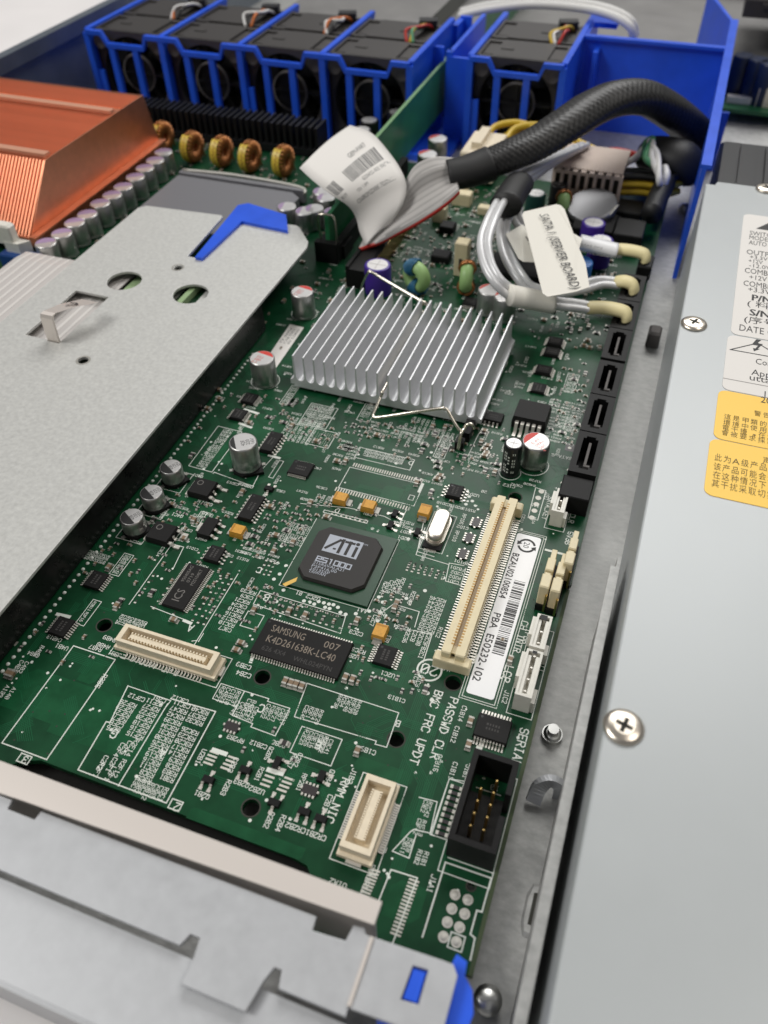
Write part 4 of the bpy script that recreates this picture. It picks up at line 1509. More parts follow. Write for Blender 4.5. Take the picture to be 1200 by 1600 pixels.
gm.prism([(p1[0], p1[1]), (p1[0] + 1.0, p1[1] - .5), (p2[0] + .2, p2[1] - .9), (p2[0], p2[1] + .5), (p1[0] + .7, p1[1] + .9)], .80, .83)
sub("corner_mark", gm.mesh("corner_mark", M["goldprint"]), g)

# memory chip
ic("memory_chip", 0, 0, 22.2, 10.16, 1.1, 'y', 33, .645, .85, None, "long black memory chip with printed part number and rows of fine leads",
   [("SAMSUNG", -8.9, 1.85, 1.95, 0, 0, 8.6), ("007", 4.6, 1.75, 1.85, 0, 0, 3.9), ("K4D261638K-LC40", -8.9, -1.2, 1.95, 0, 0, 17.5), ("626 4X4", -8.8, -3.6, 1.3, 0, 1, 6), ("WHL024PYN", -.6, -3.9, 1.3, 0, 1, 9.5)], xy=(-55.8, 90.1))
ic("clock_chip", 291, 915, 6.1, 14, 1.0, 'x', 28, .5, 1.0, None, "long black clock chip with engraved boxed letters",
   [("950405AG", -1.2, -5.8 + 6.6, .9, math.pi / 2, 2, 5.3), ("0719", 0.2, 1.0, .9, math.pi / 2, 2, 3), ("M2S104KT", 1.6, .4, .9, math.pi / 2, 2, 5.4), ("ICS", .7, -5.2, 2.1, math.pi / 2, 2, 3.8)])
for px, py in ((150, 905), (96, 978)):
    ic("driver_chip", px, py, 4.6, 5.2, 1.0, 'x', 8, .65, 1.0)
for px, py in ((390, 621), (373, 646)):
    ic("driver_chip", px, py, 4.4, 4.6, 1.3, 'x', 8, .55, 1.1)
ic("logic_chip", 424, 689, 4.0, 8.6, 1.5, 'x', 7, 1.27, 1.2, .5)
ic("logic_chip", 393, 791, 4.0, 9.4, 1.5, 'x', 8, 1.2, 1.2, .5)
ic("buffer_chip", 470, 731, 6.4, 5.6, 1.0, 'y', 14, .4, .6)
ic("eeprom_chip", 711, 766, 4.2, 4.8, 1.5, 'x', 4, 1.2, 1.4, .45)
ic("buffer_chip", 602, 1023, 4.6, 5.4, 1.1, 'x', 8, .65, 1.3)
ic("serial_driver_chip", 770, 1137, 7.4, 5.6, 1.6, 'y', 10, .68, 1.5, .36)
ic("regulator_chip", 771, 650, 6.0, 4.2, 1.6, 'y', 4, 1.27, 1.4, .5)
for px, py in ((868, 532), (863, 548), (850, 576)):
    ic("power_chip", px, py, 5.0, 4.2, 1.5, 'x', 4, 1.1, 1.0, .8)
ic("driver_chip", 842, 605, 4.4, 4.6, 1.1, 'x', 7, .65, 1.1)
ic("driver_chip", 335, 864, 4.2, 5.0, 1.4, 'x', 4, 1.2, 1.2, .45)

# power transistors
def dpak(px, py, name="power_transistor"):
    b = MB().box(0, 0, .3, 6.6, 6.2, 1.2).box(0, 0, 1.5, 6.6, 6.2, .8, 0, 0, 0, .3)
    b.disc(-1.2, 1.2, 2.305, .9, 20, 1, .7)
    t_ = MB()
    for p in (-2.28, 2.28):
        gull(t_, '+x', p, 3.2, 1.0, 3.1, .9, .45)
    gull(t_, '+x', 0, 3.2, 1.0, .9, .8, .45)
    t_.box(-3.6, 0, .1, 1.4, 5.6, .5)
    o, q = comp(name, px, py, 2.3, [b.mesh("body", [M["chip"], M["chipmark"]]), ("leads", t_.mesh("leads", M["lead"]))])
    clear(q.x - 4.5, q.y - 3.5, q.x + 7, q.y + 3.5)


dpak(316, 760)
dpak(252, 830)
b = MB().box(0, 0, .3, 10.2, 9.0, 2.4).box(0, 0, 2.7, 10.2, 9.0, 1.7, 0, 0, 0, .5)
t_ = MB()
for i in range(5):
    gull(t_, '-y', (i - 2) * 1.7, 4.5, 2.6, 4.2, .95, .45)
o, q = comp("voltage_regulator", 832, 641, 4.4, [b.mesh("body", M["chip"]), ("leads", t_.mesh("leads", M["lead"]))], 0, "thick black five-legged voltage regulator")
clear(q.x - 5.6, q.y - 9.5, q.x + 5.6, q.y + 5)
b = MB().box(0, 0, .2, 3.7, 6.6, 1.5, 0, 0, 0, .25)
t_ = MB()
for i in (-1, 0, 1):
    gull(t_, '+x', i * 2.2, 1.8, .8, 2.0, .8, .3)
t_.box(-2.5, 0, .1, 1.4, 3.0, .35)
o, q = comp("voltage_regulator", 325, 822, 1.7, [b.mesh("body", M["chip"]), ("leads", t_.mesh("leads", M["lead"]))])
clear(q.x - 3, q.y - 4, q.x + 4, q.y + 4)

# three-legged transistors
sb = MB().box(0, 0, .12, 2.6, 1.5, .95, 0, 0, 0, .15).mesh("body", M["black"])
sl_ = MB()
for p, sd in ((-.95, '-y'), (.95, '-y'), (0, '+y')):
    gull(sl_, sd, p, .75, .45, .85, .55, .16)
sl_.box(-.95, -1.9, .01, .8, .7, .12).box(.95, -1.9, .01, .8, .7, .12).box(0, 1.9, .01, .9, .7, .12)
sl_ = sl_.mesh("leads", M["lead"])
for px, py, r in ((325, 1217, 0), (383, 1202, 0), (433, 1190, 1.57), (502, 1212, 1.57), (428, 1253, 3.14), (475, 1267, 0), (501, 1278, 0), (617, 801, 1.57), (610, 819, 1.57), (420, 762, 3.14), (652, 830, 1.57)):
    o, q = comp("small_transistor", px, py, 1.0, [sb, ("leads", sl_)], r)
    clear(q.x - 2, q.y - 2.2, q.x + 2, q.y + 2.2)

# resistor networks
rb = MB().box(0, 0, .05, 1.9, 3.2, .5).mesh("body", M["resist"])
re_ = MB()
for i in range(4):
    for s_ in (-1, 1):
        re_.box(s_ * 1.15, (i - 1.5) * .8, .03, .7, .42, .5)
for s_ in (-1, 1):
    re_.box(0, s_ * 1.75, .03, .5, .5, .5)
re_ = re_.mesh("terminals", M["lead"])
for px, py, r in ((744, 816, 0), (733, 840, 0), (723, 865, 0), (362, 1135, 1.57), (484, 1234, 1.57)):
    o, q = comp("resistor_network", px, py, .5, [rb, ("terminals", re_)], r)
    clear(q.x - 2, q.y - 2.4, q.x + 2, q.y + 2.4)

# tantalum capacitors
tbm = MB().box(0, 0, .1, 3.8, 3.2, 1.0).box(0, 0, 1.1, 3.8, 3.2, 1.1, 0, 0, 0, .22).box(-1.3, 0, 2.196, .5, 2.6, .02, 1).mesh("body", [M["tant"], M["tantband"]])
ttm = MB().box(-2.3, 0, .04, 1.3, 2.3, .35).box(2.4, 0, .04, 1.5, 2.3, .35).box(-1.93, 0, .1, .12, 2.2, 1.1).box(1.93, 0, .1, .12, 2.2, 1.1).mesh("terminals", M["tin"])
for px, py, r in ((371, 826, 0), (532, 775, 0), (576, 787, 0), (664, 795, 1.57), (594, 984, 1.57)):
    o, q = comp("tantalum_capacitor", px, py, 2.2, [tbm, ("terminals", ttm)], r if r < 1 else -1.57)
    clear(q.x - 3.2, q.y - 3.2, q.x + 3.2, q.y + 3.2)

# crystal
cbx = MB()
sh = rrect(-2.0, -5.2, 2.0, 5.2, 1.95, 6)
cbx.prism(sh, .6, 3.3)
cbx.prism(sh, 3.3, 3.7, 0, False, .4)
fl = rrect(-2.6, -5.8, 2.6, 5.8, 2.5, 6)
bs = MB().box(0, -.6, 0, 5.0, 12.4, .7)
fm = MB().prism(fl, .7, 1.2, 0, True, .15)
fm.prism([(-1.6, -7.2), (1.6, -7.2), (0, -5.6)], .02, .3)
me = cbx.mesh("can", M["crystal"])
for p in me.polygons:
    p.use_smooth = abs(p.normal.z) < .9
o, q = comp("crystal_oscillator", 686, 817, 3.4, [me, ("base", bs.mesh("base", M["black"])), ("flange", fm.mesh("flange", M["crystal"]))], 0, "oval silver metal crystal can on a black base")
clear(q.x - 3, q.y - 7, q.x + 3, q.y + 6.5)
wbox(q.x - 3.1, q.y - 7.2, q.x + 3.1, q.y + 6.6, .18)

# electrolytic capacitors
def ecap(px, py, d, h, mark, base=True, ang=2.4, name="capacitor", sleeve=None, top="cantop", z=None, lab=None, txt=None, frac=.45, xy=None):
    r = d / 2
    key = ("ecap", d, h, mark, base, sleeve, top, txt, frac)
    if key not in CACHE:
        z0 = .9 if base else .1
        b = MB()
        if sleeve:
            b.lathe([(r, z0), (r, h - .5), (r * .97, h - .15), (r * .9, h), (r * .78, h - .02)], 0, 0, 32, 0, True, False)
            b.disc(0, 0, h - .02, r * .785, 32, 1)
        else:
            b.lathe([(r * .94, z0), (r * 1.0, z0 + .35), (r * 1.0, z0 + 1.0), (r * .955, z0 + 1.35), (r, z0 + 1.7), (r, h - .5), (r * .96, h - .12), (r * .9, h)], 0, 0, 32, 0, True, False)
            b.disc(0, 0, h, r * .9, 32, 1)
        ms = [b.mesh("can", [M[sleeve or "can"], M[top]])]
        if base:
            k = r * 1.04
            p_ = MB().prism([(-k, -k), (k, -k), (k, k * .45), (k * .45, k), (-k * .45, k), (-k, k * .45)], .05, 1.0)
            t2 = MB().box(0, k + .25, .03, 1.0, 1.6, .25).box(0, -k - .25, .03, 1.0, 1.6, .25)
            ms += [("base", p_.mesh("base", M["black"])), ("terminals", t2.mesh("terminals", M["tin"]))]
        if mark:
            n = 20
            a0 = math.acos(1 - 2 * frac * .9)
            seg = [(r * .88 * math.cos(math.pi / 2 - a0 + 2 * a0 * i / n), r * .88 * math.sin(math.pi / 2 - a0 + 2 * a0 * i / n), h + .015) for i in range(n + 1)]
            ms.append(("polarity_mark", MB().add(seg, [tuple(range(n + 1))]).mesh("polarity_mark", M[mark])))
        if sleeve and top != "cantop_plain" and not mark:
            ms.append(("vent_score", MB().box(0, 0, h - .02, r * 1.35, .14, .05).box(0, 0, h - .02, .14, r * 1.35, .052).mesh("vent_score", M["linegrey"])))
        if txt:
            m_ = MB()
            for i, l in enumerate(txt[0]):
                put_text(m_, l, -r * .45, -r * .12 - i * r * .34, h + .016, r * .27)
            ms.append(("print", m_.mesh("print", M[txt[1]])))
        CACHE[key] = ms
    o, q = comp(name, px, py, h, CACHE[key], ang, lab, xy)
    clear(q.x - r - .6, q.y - r - .6, q.x + r + .6, q.y + r + .6)
    return o, q


T1 = (("42B", "120", "25V"), "mark_black")
for px, py in ((266, 729), (236, 769), (205, 807)):
    o, q = ecap(px, py, 6.3, 5.6, "mark_black", True, RAD(150), txt=T1, frac=.46)
    k = 3.9
    wbox(q.x - k, q.y - k, q.x + k, q.y + k, .18)
ecap(379, 690, 8.0, 10.0, "mark_black", True, RAD(125), txt=(("42E", "220", "16V"), "mark_black"), frac=.22, lab="tall silver can capacitor with black polarity mark")
T2 = (("E53", "680", "6.3"), "redpale")
ecap(409, 559, 8.0, 9.6, "red", False, RAD(-10), txt=T2, frac=.26)
ecap(472, 455, 8.0, 9.6, "red", False, RAD(-10), txt=T2, frac=.26)
ecap(838, 689, 8.0, 8.4, "red", False, RAD(62), txt=(("E AY", "09A1", "560", "4"), "redpale"), frac=.3, lab="silver can capacitor with a red wedge and red lettering")
for px, py in ((409, 559), (472, 455), (838, 689)):
    q = at(px, py, 9)
    sk_ = MB().disc(q.x, q.y, .05, 4.7, 32, 0, 4.45)
    ppart("outline_ring", sk_, M["silk"], mbd)
q = at(797, 737)
ppart("outline_ring", MB().disc(q.x, q.y - .3, .05, 3.2, 32, 0, 3.0), M["silk"], mbd)
o, q = ecap(803, 692, 5.2, 11.2, None, False, .3, sleeve="sleeve_black", lab="thin tall black capacitor with white printed columns")
pm = MB()
for row, (zz, s_) in enumerate(((8.6, "105C"), (5.8, "10V"), (3.2, "470"))):
    pass
for col, a_ in enumerate((-2.15, -1.75, -1.2)):
    for i in range(7):
        z0 = 2.0 + i * 1.1
        hgt = .75 if col != 1 else .5
        wv = .16 if col != 1 else .1
        vs = []
        for da, dz in ((-wv, 0), (wv, 0), (wv, hgt), (-wv, hgt)):
            vs.append((2.62 * math.cos(a_ + da), 2.62 * math.sin(a_ + da), z0 + dz))
        if (i + col) % 4 != 3:
            pm.add(vs, [(0, 1, 2, 3)])
sub("sleeve_print", pm.mesh("sleeve_print", M["silk"]), o)
o.rotation_euler = (0, 0, 0)

# small surface-mount parts: brown capacitors and black resistors
def chip_mesh(lx, ly, h, m):
    k = ("chp", lx, ly, m)
    if k not in CACHE:
        b = MB().box(0, 0, .03, lx * .56, ly, h, 0)
        for s_ in (-1, 1):
            b.box(s_ * lx * .39, 0, .02, lx * .24, ly + .03, h + .03, 1)
            b.box(s_ * lx * .58, 0, .012, lx * .3, ly * 1.15, .06, 1)
        CACHE[k] = b.mesh("body", [M[m], M["tin"]])
    return CACHE[k]


NC = {"chip_capacitor": 0, "chip_resistor": 0}
rest = MB()


def smd(x, y, big=False, cap=True, r=0.0):
    lx, ly, h = (1.8, 1.1, .9) if big else (1.05, .58, .45)
    nm = "chip_capacitor" if cap else "chip_resistor"
    if not cap:
        h *= .6
    if NC[nm] >= 290:
        e = (math.cos(r) * lx * .42, math.sin(r) * lx * .42)
        rest.box(x, y, .03, lx * .6, ly, h, 0 if cap else 2, r)
        for s_ in (-1, 1):
            rest.box(x + s_ * e[0], y + s_ * e[1], .02, lx * .3, ly, h + .02, 1, r)
        clear(x - .8, y - .8, x + .8, y + .8)
        return
    NC[nm] += 1
    link(nm, chip_mesh(lx, ly, h, "brown" if cap else "resist"), mbd, (x, y, 0), r)
    clear(x - .9, y - .9, x + .9, y + .9)


H90 = math.pi / 2
for px, py, big, cap, r in ((377, 1006, 1, 1, 0), (370, 1017, 1, 1, 0), (446, 1066, 1, 1, H90), (455, 1069, 1, 1, H90), (463, 1071, 1, 1, H90), (472, 1074, 1, 1, H90), (540, 1060, 1, 1, H90), (551, 1063, 1, 1, H90), (559, 1067, 0, 1, H90), (452, 956, 1, 1, H90), (477, 963, 1, 1, H90), (558, 971, 1, 1, H90),
                            (288, 843, 1, 1, 0), (272, 970, 1, 1, 0), (183, 948, 1, 1, H90), (188, 941, 1, 0, H90), (20, 1055, 1, 1, H90), (14, 1053, 1, 1, H90), (270, 790, 1, 1, 0), (379, 770, 1, 1, H90), (367, 785, 0, 1, 0), (428, 863, 1, 1, H90), (415, 792, 0, 1, 0), (432, 838, 1, 1, 0), (451, 820, 0, 1, 0), (448, 830, 1, 0, 0), (430, 825, 0, 1, 0),
                            (684, 723, 1, 0, 0), (684, 731, 1, 0, 0), (688, 745, 1, 1, 0), (683, 750, 1, 1, 0), (757, 704, 1, 1, 0), (760, 710, 1, 1, 0), (762, 698, 1, 1, 0), (757, 714, 1, 1, 0), (757, 675, 1, 1, 0), (755, 678, 1, 0, 0), (676, 668, 1, 1, H90), (527, 722, 1, 1, 0), (540, 722, 1, 1, H90), (508, 788, 0, 1, H90), (515, 790, 0, 1, H90), (797, 1032, 1, 1, H90),
                            (585, 805, 0, 0, 0), (660, 815, 0, 1, 0), (905, 720, 0, 0, 0), (890, 735, 0, 0, 0), (880, 755, 0, 0, 0), (735, 1128, 1, 1, H90), (732, 1165, 1, 1, H90), (785, 1000, 0, 1, 0), (300, 712, 1, 0, H90), (312, 669, 0, 1, 0), (295, 690, 0, 1, 0), (325, 640, 1, 1, 0), (343, 625, 1, 1, 0), (390, 662, 1, 1, 0)):
    q = at(px, py)
    smd(q.x, q.y, big, cap, r)
RAR = MB().box(0, 0, .03, 1.3, .7, .45).box(.95, 0, .02, .6, .75, .48, 1).box(-.95, 0, .02, .6, .75, .48, 1).mesh('body', [M['resist'], M['pad']])
for i in range(9):                                   # row beside the black serial header
    a, b = at(713, 1232), at(690, 1304)
    t_ = i / 8
    link('chip_resistor', RAR, mbd, (a.x + (b.x - a.x) * t_, a.y + (b.y - a.y) * t_, 0))
for k in range(4):
    for j in range(3):
        q = at(585 + k * 6, 970 + j * 9)
# denser random fields, as in the photograph
def field(p, q, n, big=.25, capf=.5):
    a, b = at(*p), at(*q)
    x0, x1, y0, y1 = min(a.x, b.x), max(a.x, b.x), min(a.y, b.y), max(a.y, b.y)
    k = t_ = 0
    while k < n and t_ < n * 12:
        t_ += 1
        x, y = rnd.uniform(x0, x1), rnd.uniform(y0, y1)
        if free(x, y, .6):
            smd(round(x / .7) * .7, round(y / .7) * .7, rnd.random() < big, rnd.random() < capf, rnd.choice((0, H90)))
            k += 1


# footprints of the tall things, so that nothing small pokes through them
for c_ in ((-83, 182, -20, 228), (-126, 250, -108, 340), (-21, 88, -8, 145), (-8, 140, 1, 260), (-34, 104, -20, 152)):
    clear(*c_)
field((395, 775), (480, 870), 40, .12)
field((490, 775), (530, 800), 8)
field((400, 930), (545, 985), 10, .0, .2)
field((590, 935), (640, 990), 14, .1)
field((630, 890), (690, 960), 4, .05, .3)
field((640, 650), (720, 740), 30, .1)
field((430, 640), (560, 720), 36, .1)
field((740, 640), (800, 760), 22, .2)
field((180, 830), (310, 960), 26, .1)
field((300, 880), (420, 1000), 16, .05)
field((560, 1010), (660, 1090), 14, .1)
field((800, 560), (900, 700), 40, .15)
field((330, 600), (440, 680), 16, .15)
field((560, 650), (640, 700), 20, .05)
field((270, 770), (400, 880), 26, .1)
field((330, 1100), (560, 1260), 5, .1, .3)
field((50, 960), (120, 1060), 8, .2)
field((650, 740), (740, 800), 5)
for k in range(90):
    x, y = rnd.uniform(-117, -9), rnd.uniform(155, 335)
    if free(x, y, .8):
        smd(x, y, rnd.random() < .4, rnd.random() < .55, rnd.choice((0, H90)))
for k in range(900):
    x, y = rnd.uniform(-117, -9), rnd.uniform(228, 340)
    if free(x, y, .8):
        smd(x, y, rnd.random() < .4, rnd.random() < .55, rnd.choice((0, H90)))
for k in range(420):
    x, y = rnd.uniform(-240, -122), rnd.uniform(205, 345)
    smd(x, y, rnd.random() < .6, rnd.random() < .6, rnd.choice((0, H90)))
if rest.v:
    ppart("small_chip_parts", rest, [M["brown"], M["tin"], M["resist"]], mbd)["kind"] = "stuff"
for px, py in ((735, 470), (700, 452), (770, 520 - 60), (640, 330 - 10), (665, 352), (690, 372), (655, 392), (700, 418), (820, 400), (840, 500), (790, 520), (845, 365), (880, 540), (740, 340), (760, 360), (615, 455)):
    q = at(px, py)
    if free(q.x, q.y, 2):
        ic("logic_chip", px, py, rnd.choice((4, 5, 6)), rnd.choice((4, 5, 7)), 1.4, rnd.choice("xy"), 6, .7, 1.0)

# ---------------------------------------------------------------- connectors
def mezz(name, corners, z, parent, lab, npin, pm="ivory", pin_side=True):
    """board-to-board receptacle; corners = top rim pixels (4) at height z, long side first"""
    w_ = [at(px, py, z) for px, py in corners]
    cx = sum(p.x for p in w_) / 4
    cy = sum(p.y for p in w_) / 4
    xs = sorted(p.x for p in w_)
    ys = sorted(p.y for p in w_)
    lx = (xs[2] + xs[3] - xs[0] - xs[1]) / 2
    ly = (ys[2] + ys[3] - ys[0] - ys[1]) / 2
    long_x = lx > ly
    L, W = (lx, ly) if long_x else (ly, lx)
    b = MB()
    t_ = .75
    b.box(0, 0, .35, L + 1.6, W + .9, 1.2, 0)                                # foot
    b.box(0, W / 2 - t_ / 2, 1.5, L, t_, z - 1.5, 0).box(0, -W / 2 + t_ / 2, 1.5, L, t_, z - 1.5, 0)
    b.box(-L / 2 + t_ * .8, 0, 1.5, t_ * 1.6, W - 2 * t_, z - 1.5, 0).box(L / 2 - t_ * .8, 0, 1.5, t_ * 1.6, W - 2 * t_, z - 1.5, 0)
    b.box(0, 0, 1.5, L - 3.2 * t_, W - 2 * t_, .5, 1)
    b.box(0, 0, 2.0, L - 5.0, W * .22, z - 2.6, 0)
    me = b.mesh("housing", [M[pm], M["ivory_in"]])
    pn = MB()
    ld = MB()
    for i in range(npin):
        x = (i - (npin - 1) / 2) * (L - 5.4) / (npin - 1)
        for s_ in (-1, 1):
            pn.box(x, s_ * (W * .11 + .22), 1.9, .32, .45, z - 2.3)
            ld.box(x, s_ * (W / 2 + .95), .03, .34, 1.3, .22).box(x, s_ * (W / 2 + .5), .03, .34, .3, .7)
    for s_ in (-1, 1):
        ld.box(s_ * (L / 2 + 1.0), 0, .03, .8, W * .5, .6)
    o = link(name, me, mbd, (cx, cy, 0), 0 if long_x else -H90)
    o["label"] = lab
    sub("contacts", pn.mesh("contacts", M[pm]), o)["kind"] = "stuff"
    sub("leads", ld.mesh("leads", M["lead"]), o)["kind"] = "stuff"
    hx, hy = (L / 2 + 1.6, W / 2 + 1.6) if long_x else (W / 2 + 1.6, L / 2 + 1.6)
    wbox(cx - hx, cy - hy, cx + hx, cy + hy, .2)
    return cx, cy, hx, hy


mezz("module_connector", ((181, 989), (203, 972), (341, 1023), (323, 1057)), 4.2, mbd, "cream board-to-board connector near the metal cover, lying crosswise", 25)
mezz("module_connector", ((571, 1206), (617, 1223), (581, 1340), (533, 1321)), 4.2, mbd, "cream board-to-board connector near the front edge, running lengthwise", 20)

# long cream mezzanine connector
p0, p1 = at(795, 776, 5.6), at(706, 1022, 5.6)
cx, cy = (p0.x + p1.x) / 2, (p0.y + p1.y) / 2
L = p0.y - p1.y
b = MB()
for s_ in (-1, 1):
    b.bev(s_ * 1.62, 0, .5, 2.2, L, 5.1, .25, 0)
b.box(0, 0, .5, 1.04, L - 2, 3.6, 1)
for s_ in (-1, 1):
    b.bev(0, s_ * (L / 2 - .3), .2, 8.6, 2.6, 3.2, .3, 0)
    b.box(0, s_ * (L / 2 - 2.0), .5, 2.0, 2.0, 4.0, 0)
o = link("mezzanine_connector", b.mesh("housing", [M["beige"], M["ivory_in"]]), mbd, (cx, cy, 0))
o["label"] = "very long narrow cream connector with a brown groove and two rows of contacts"
ct, ld = MB(), MB()
NP = 58
for i in range(NP):
    y = (i - (NP - 1) / 2) * (L - 5.5) / (NP - 1)
    for s_ in (-1, 1):
        ct.box(s_ * .80, y, 1.5, .62, .42, 4.13)
        ct.box(s_ * 2.62, y, 4.6, .3, .4, .6)
        ld.box(s_ * 3.6, y, .03, 1.7, .36, .2).box(s_ * 2.9, y, .03, .3, .36, .9)
sub("contacts", ct.mesh("contacts", M["contact"]), o)["kind"] = "stuff"
sub("leads", ld.mesh("leads", M["lead"]), o)["kind"] = "stuff"

# boxed black serial header
q0, q1, q2 = at(750, 1171, 8.6), at(814, 1184, 8.6), at(705, 1318, 8.6)
x0, x1 = (q0.x + q2.x) / 2, q1.x
x0 = x1 - 9.2
y1, y0 = q0.y, at(706, 1312, 8.6).y
cx, cy, LX, LY = (x0 + x1) / 2, (y0 + y1) / 2, x1 - x0, y1 - y0
b = MB()
tk = 1.15
b.box(-LX / 2 + tk / 2, 0, .3, tk, LY, 8.4)
b.box(0, LY / 2 - tk / 2, .3, LX - 2 * tk, tk, 8.4).box(0, -LY / 2 + tk / 2, .3, LX - 2 * tk, tk, 8.4)
g_ = 4.4
b.box(LX / 2 - tk / 2, (LY / 2 + g_ / 2) / 2, .3, tk, LY / 2 - g_ / 2, 8.4).box(LX / 2 - tk / 2, -(LY / 2 + g_ / 2) / 2, .3, tk, LY / 2 - g_ / 2, 8.4)
b.box(0, -2.6, .3, LX - 2 * tk, LY - 7, 2.2)
o = link("serial_header", b.mesh("housing", M["black"]), mbd, (cx, cy, 0))
o["label"] = "open black box header with gold pins at the board's edge"
b = MB()
for i in range(5):
    for j in range(2):
        if not (i == 4 and j == 0):
            b.box((j - .5) * 2.54, -5.3 + i * 2.54, 2.4, .62, .62, 4.6).box((j - .5) * 2.54, -5.3 + i * 2.54, 7.0, .62, .62, .4, 0, 0, 0, .2)
sub("pins", b.mesh("pins", M["gold"]), o)
wbox(cx - LX / 2 - .6, cy - LY / 2 - 3.2, cx + LX / 2 + .3, cy + LY / 2 + .5, .2)
silk_text(sk, "10", cx + 1.8, cy + LY / 2 - 2.3, 1.4, 'D')
sk.stroke((cx - 2.5, cy + LY / 2 - 4), (cx + 2.5, cy + LY / 2 - 4), .25, .048)

# black disk-drive data sockets along the edge
sk_pos = []
for px, py in ((951, 590), (935, 647), (916, 708)):
    q = at(px, py, 7.5)
    sk_pos.append((q.x, q.y))
pitch = 17.75
sk_pos[2] = (sk_pos[2][0], 171.0)
x_s = sum(p[0] for p in sk_pos) / 3
b = MB()
# outer block with a long narrow cavity and an L-shaped tongue
b.box(-2.95, 0, .2, 1.7, 17.3, 7.2).box(2.95, 0, .2, 1.7, 17.3, 7.2).box(0, 7.75, .2, 4.2, 1.8, 7.2).box(0, -7.75, .2, 4.2, 1.8, 7.2)
b.box(0, 0, .2, 4.2, 13.7, 1.2)
b.box(-1.7, 6.4, 1.4, .8, .9, 6).box(1.7, 6.4, 1.4, .8, .9, 6).box(-1.7, -6.4, 1.4, .8, .9, 6).box(1.7, -6.4, 1.4, .8, .9, 6)
SATA_ME = b.mesh("housing", M["black"])
b = MB().box(.1, .3, 1.2, .7, 9.6, 5.4).box(.6, -4.6, 1.2, 1.7, .7, 5.4)
TNG = b.mesh("tongue", M["rubber"])
for k in range(6):
    o = link("data_socket", SATA_ME, mbd, (x_s, sk_pos[2][1] + pitch * k + (0 if k < 3 else 1.0), 0))
    sub("tongue", TNG, o)
ppart("socket_shroud", MB().bev(x_s - .4, sk_pos[2][1] - pitch * .5 - 4.4, .1, 8.2, 8.2, 6.2, .3), M["black"], mbd)
clear(x_s - 5, 120, 0, 260)
b = MB()
q = at(892, 700, 0)
ppart("tooling_mark", MB().box(q.x, q.y, .01, 3.2, 3.2, .03), M["resist"], mbd)

# three-way white key header
w_ = [at(px, py, 5.8) for px, py in ((872, 762), (891, 767), (876, 825), (858, 820))]
cx, cy = sum(p.x for p in w_) / 4, sum(p.y for p in w_) / 4
cx, cy, LX, LY = -7.9, 152.0, 3.3, 8.6


def jst(name, cx, cy, lx, ly, h, n, lab, stepped=True):
    b = MB()
    t_ = .55
    b.box(-lx / 2 + t_ / 2, 0, .1, t_, ly, h).box(lx / 2 - t_ / 2, 0, .1, t_, ly, h)
    b.box(0, ly / 2 - t_ / 2, .1, lx - 2 * t_, t_, h).box(0, -ly / 2 + t_ / 2, .1, lx - 2 * t_, t_, h)
    b.box(0, 0, .1, lx - 2 * t_, ly - 2 * t_, h * .62)
    b.box(-lx * .24, -.3, h * .6, lx * .22, ly - 2.2, h * .36).box(lx * .25, -.3, h * .6, lx * .2, ly - 2.2, h * .36)
    if stepped:
        b.box(-lx / 2 - .45, ly * .2, .1, .9, ly * .55, h * .8)
        b.box(lx / 2 + .4, -ly * .32, .1, .8, ly * .3, h * .6)
        b.box(-lx * .1, -ly / 2 + .6, h * .5, lx * .55, 1.0, h * .42)
    o = link(name, b.mesh("housing", M["white_pl"]), mbd, (cx, cy, 0))
    o["label"] = lab
    p_ = MB()
    for i in range(n):
        y = (i - (n - 1) / 2) * (ly - 3) / max(n - 1, 1)
        p_.box(.1, y, .5, .55, .3, h * .9)
    sub("pins", p_.mesh("pins", M["lead"]), o)
    wbox(cx - lx / 2 - .9, cy - ly / 2 - 1.3, cx + lx / 2 + 1, cy + ly / 2 + .6, .18)
    return o


jst("white_header", cx, cy, LX, LY, 5.8, 3, "small white three-way header beside the black data sockets")
q = at(846, 970, 6.5)
o = jst("white_header", -4.0, 109.0, 3.5, 9.4, 6.4, 3, "short white header with a black printed mark, next to the long label")
b = MB().box(-.2, 3.9, 6.5, 1.6, 1.3, .05)
sub("print", b.mesh("print", M["ink"]), o)
q = at(829, 1056, 6.5)
o = jst("white_header", -4.1, 97.4, 3.7, 12.2, 6.4, 4, "longest white header, beside the lower end of the long label")
sub("print", MB().box(0, 5.5, 6.5, 1.0, .8, .05).mesh("print", M["ink"]), o)

# cream friction-lock headers
def lock(x, y0, y1, lab):
    """thin stepped latch plate over a black pin strip, lengthwise"""
    L_ = y1 - y0
    b = MB()
    b.bev(x, y1 - L_ * .16, .3, 1.35, L_ * .32, 4.8, .25)
    b.bev(x, y1 - L_ * .45, .3, 2.0, L_ * .26, 7.2, .25)
    b.bev(x, y0 + L_ * .29, .3, 1.5, L_ * .06, 8.2, .2)
    b.bev(x, y0 + L_ * .14, 2.3, 2.35, L_ * .27, 6.6, .3)
    o = link("locking_header", b.mesh("latch", M["beige"]), mbd, (0, 0, 0))
    o["label"] = lab
    sub("pin_strip", MB().box(x, y0 + L_ * .15, .05, 2.4, L_ * .34, 2.2).box(x + 1.0, y0 + L_ * .42, .05, 1.0, L_ * .9, 1.4).mesh("pin_strip", M["black"]), o)
    p_ = MB()
    p_.box(x + .9, y0 - .4, .5, .5, .5, 6.2)
    sub("pin", p_.mesh("pin", M["gold"]), o)


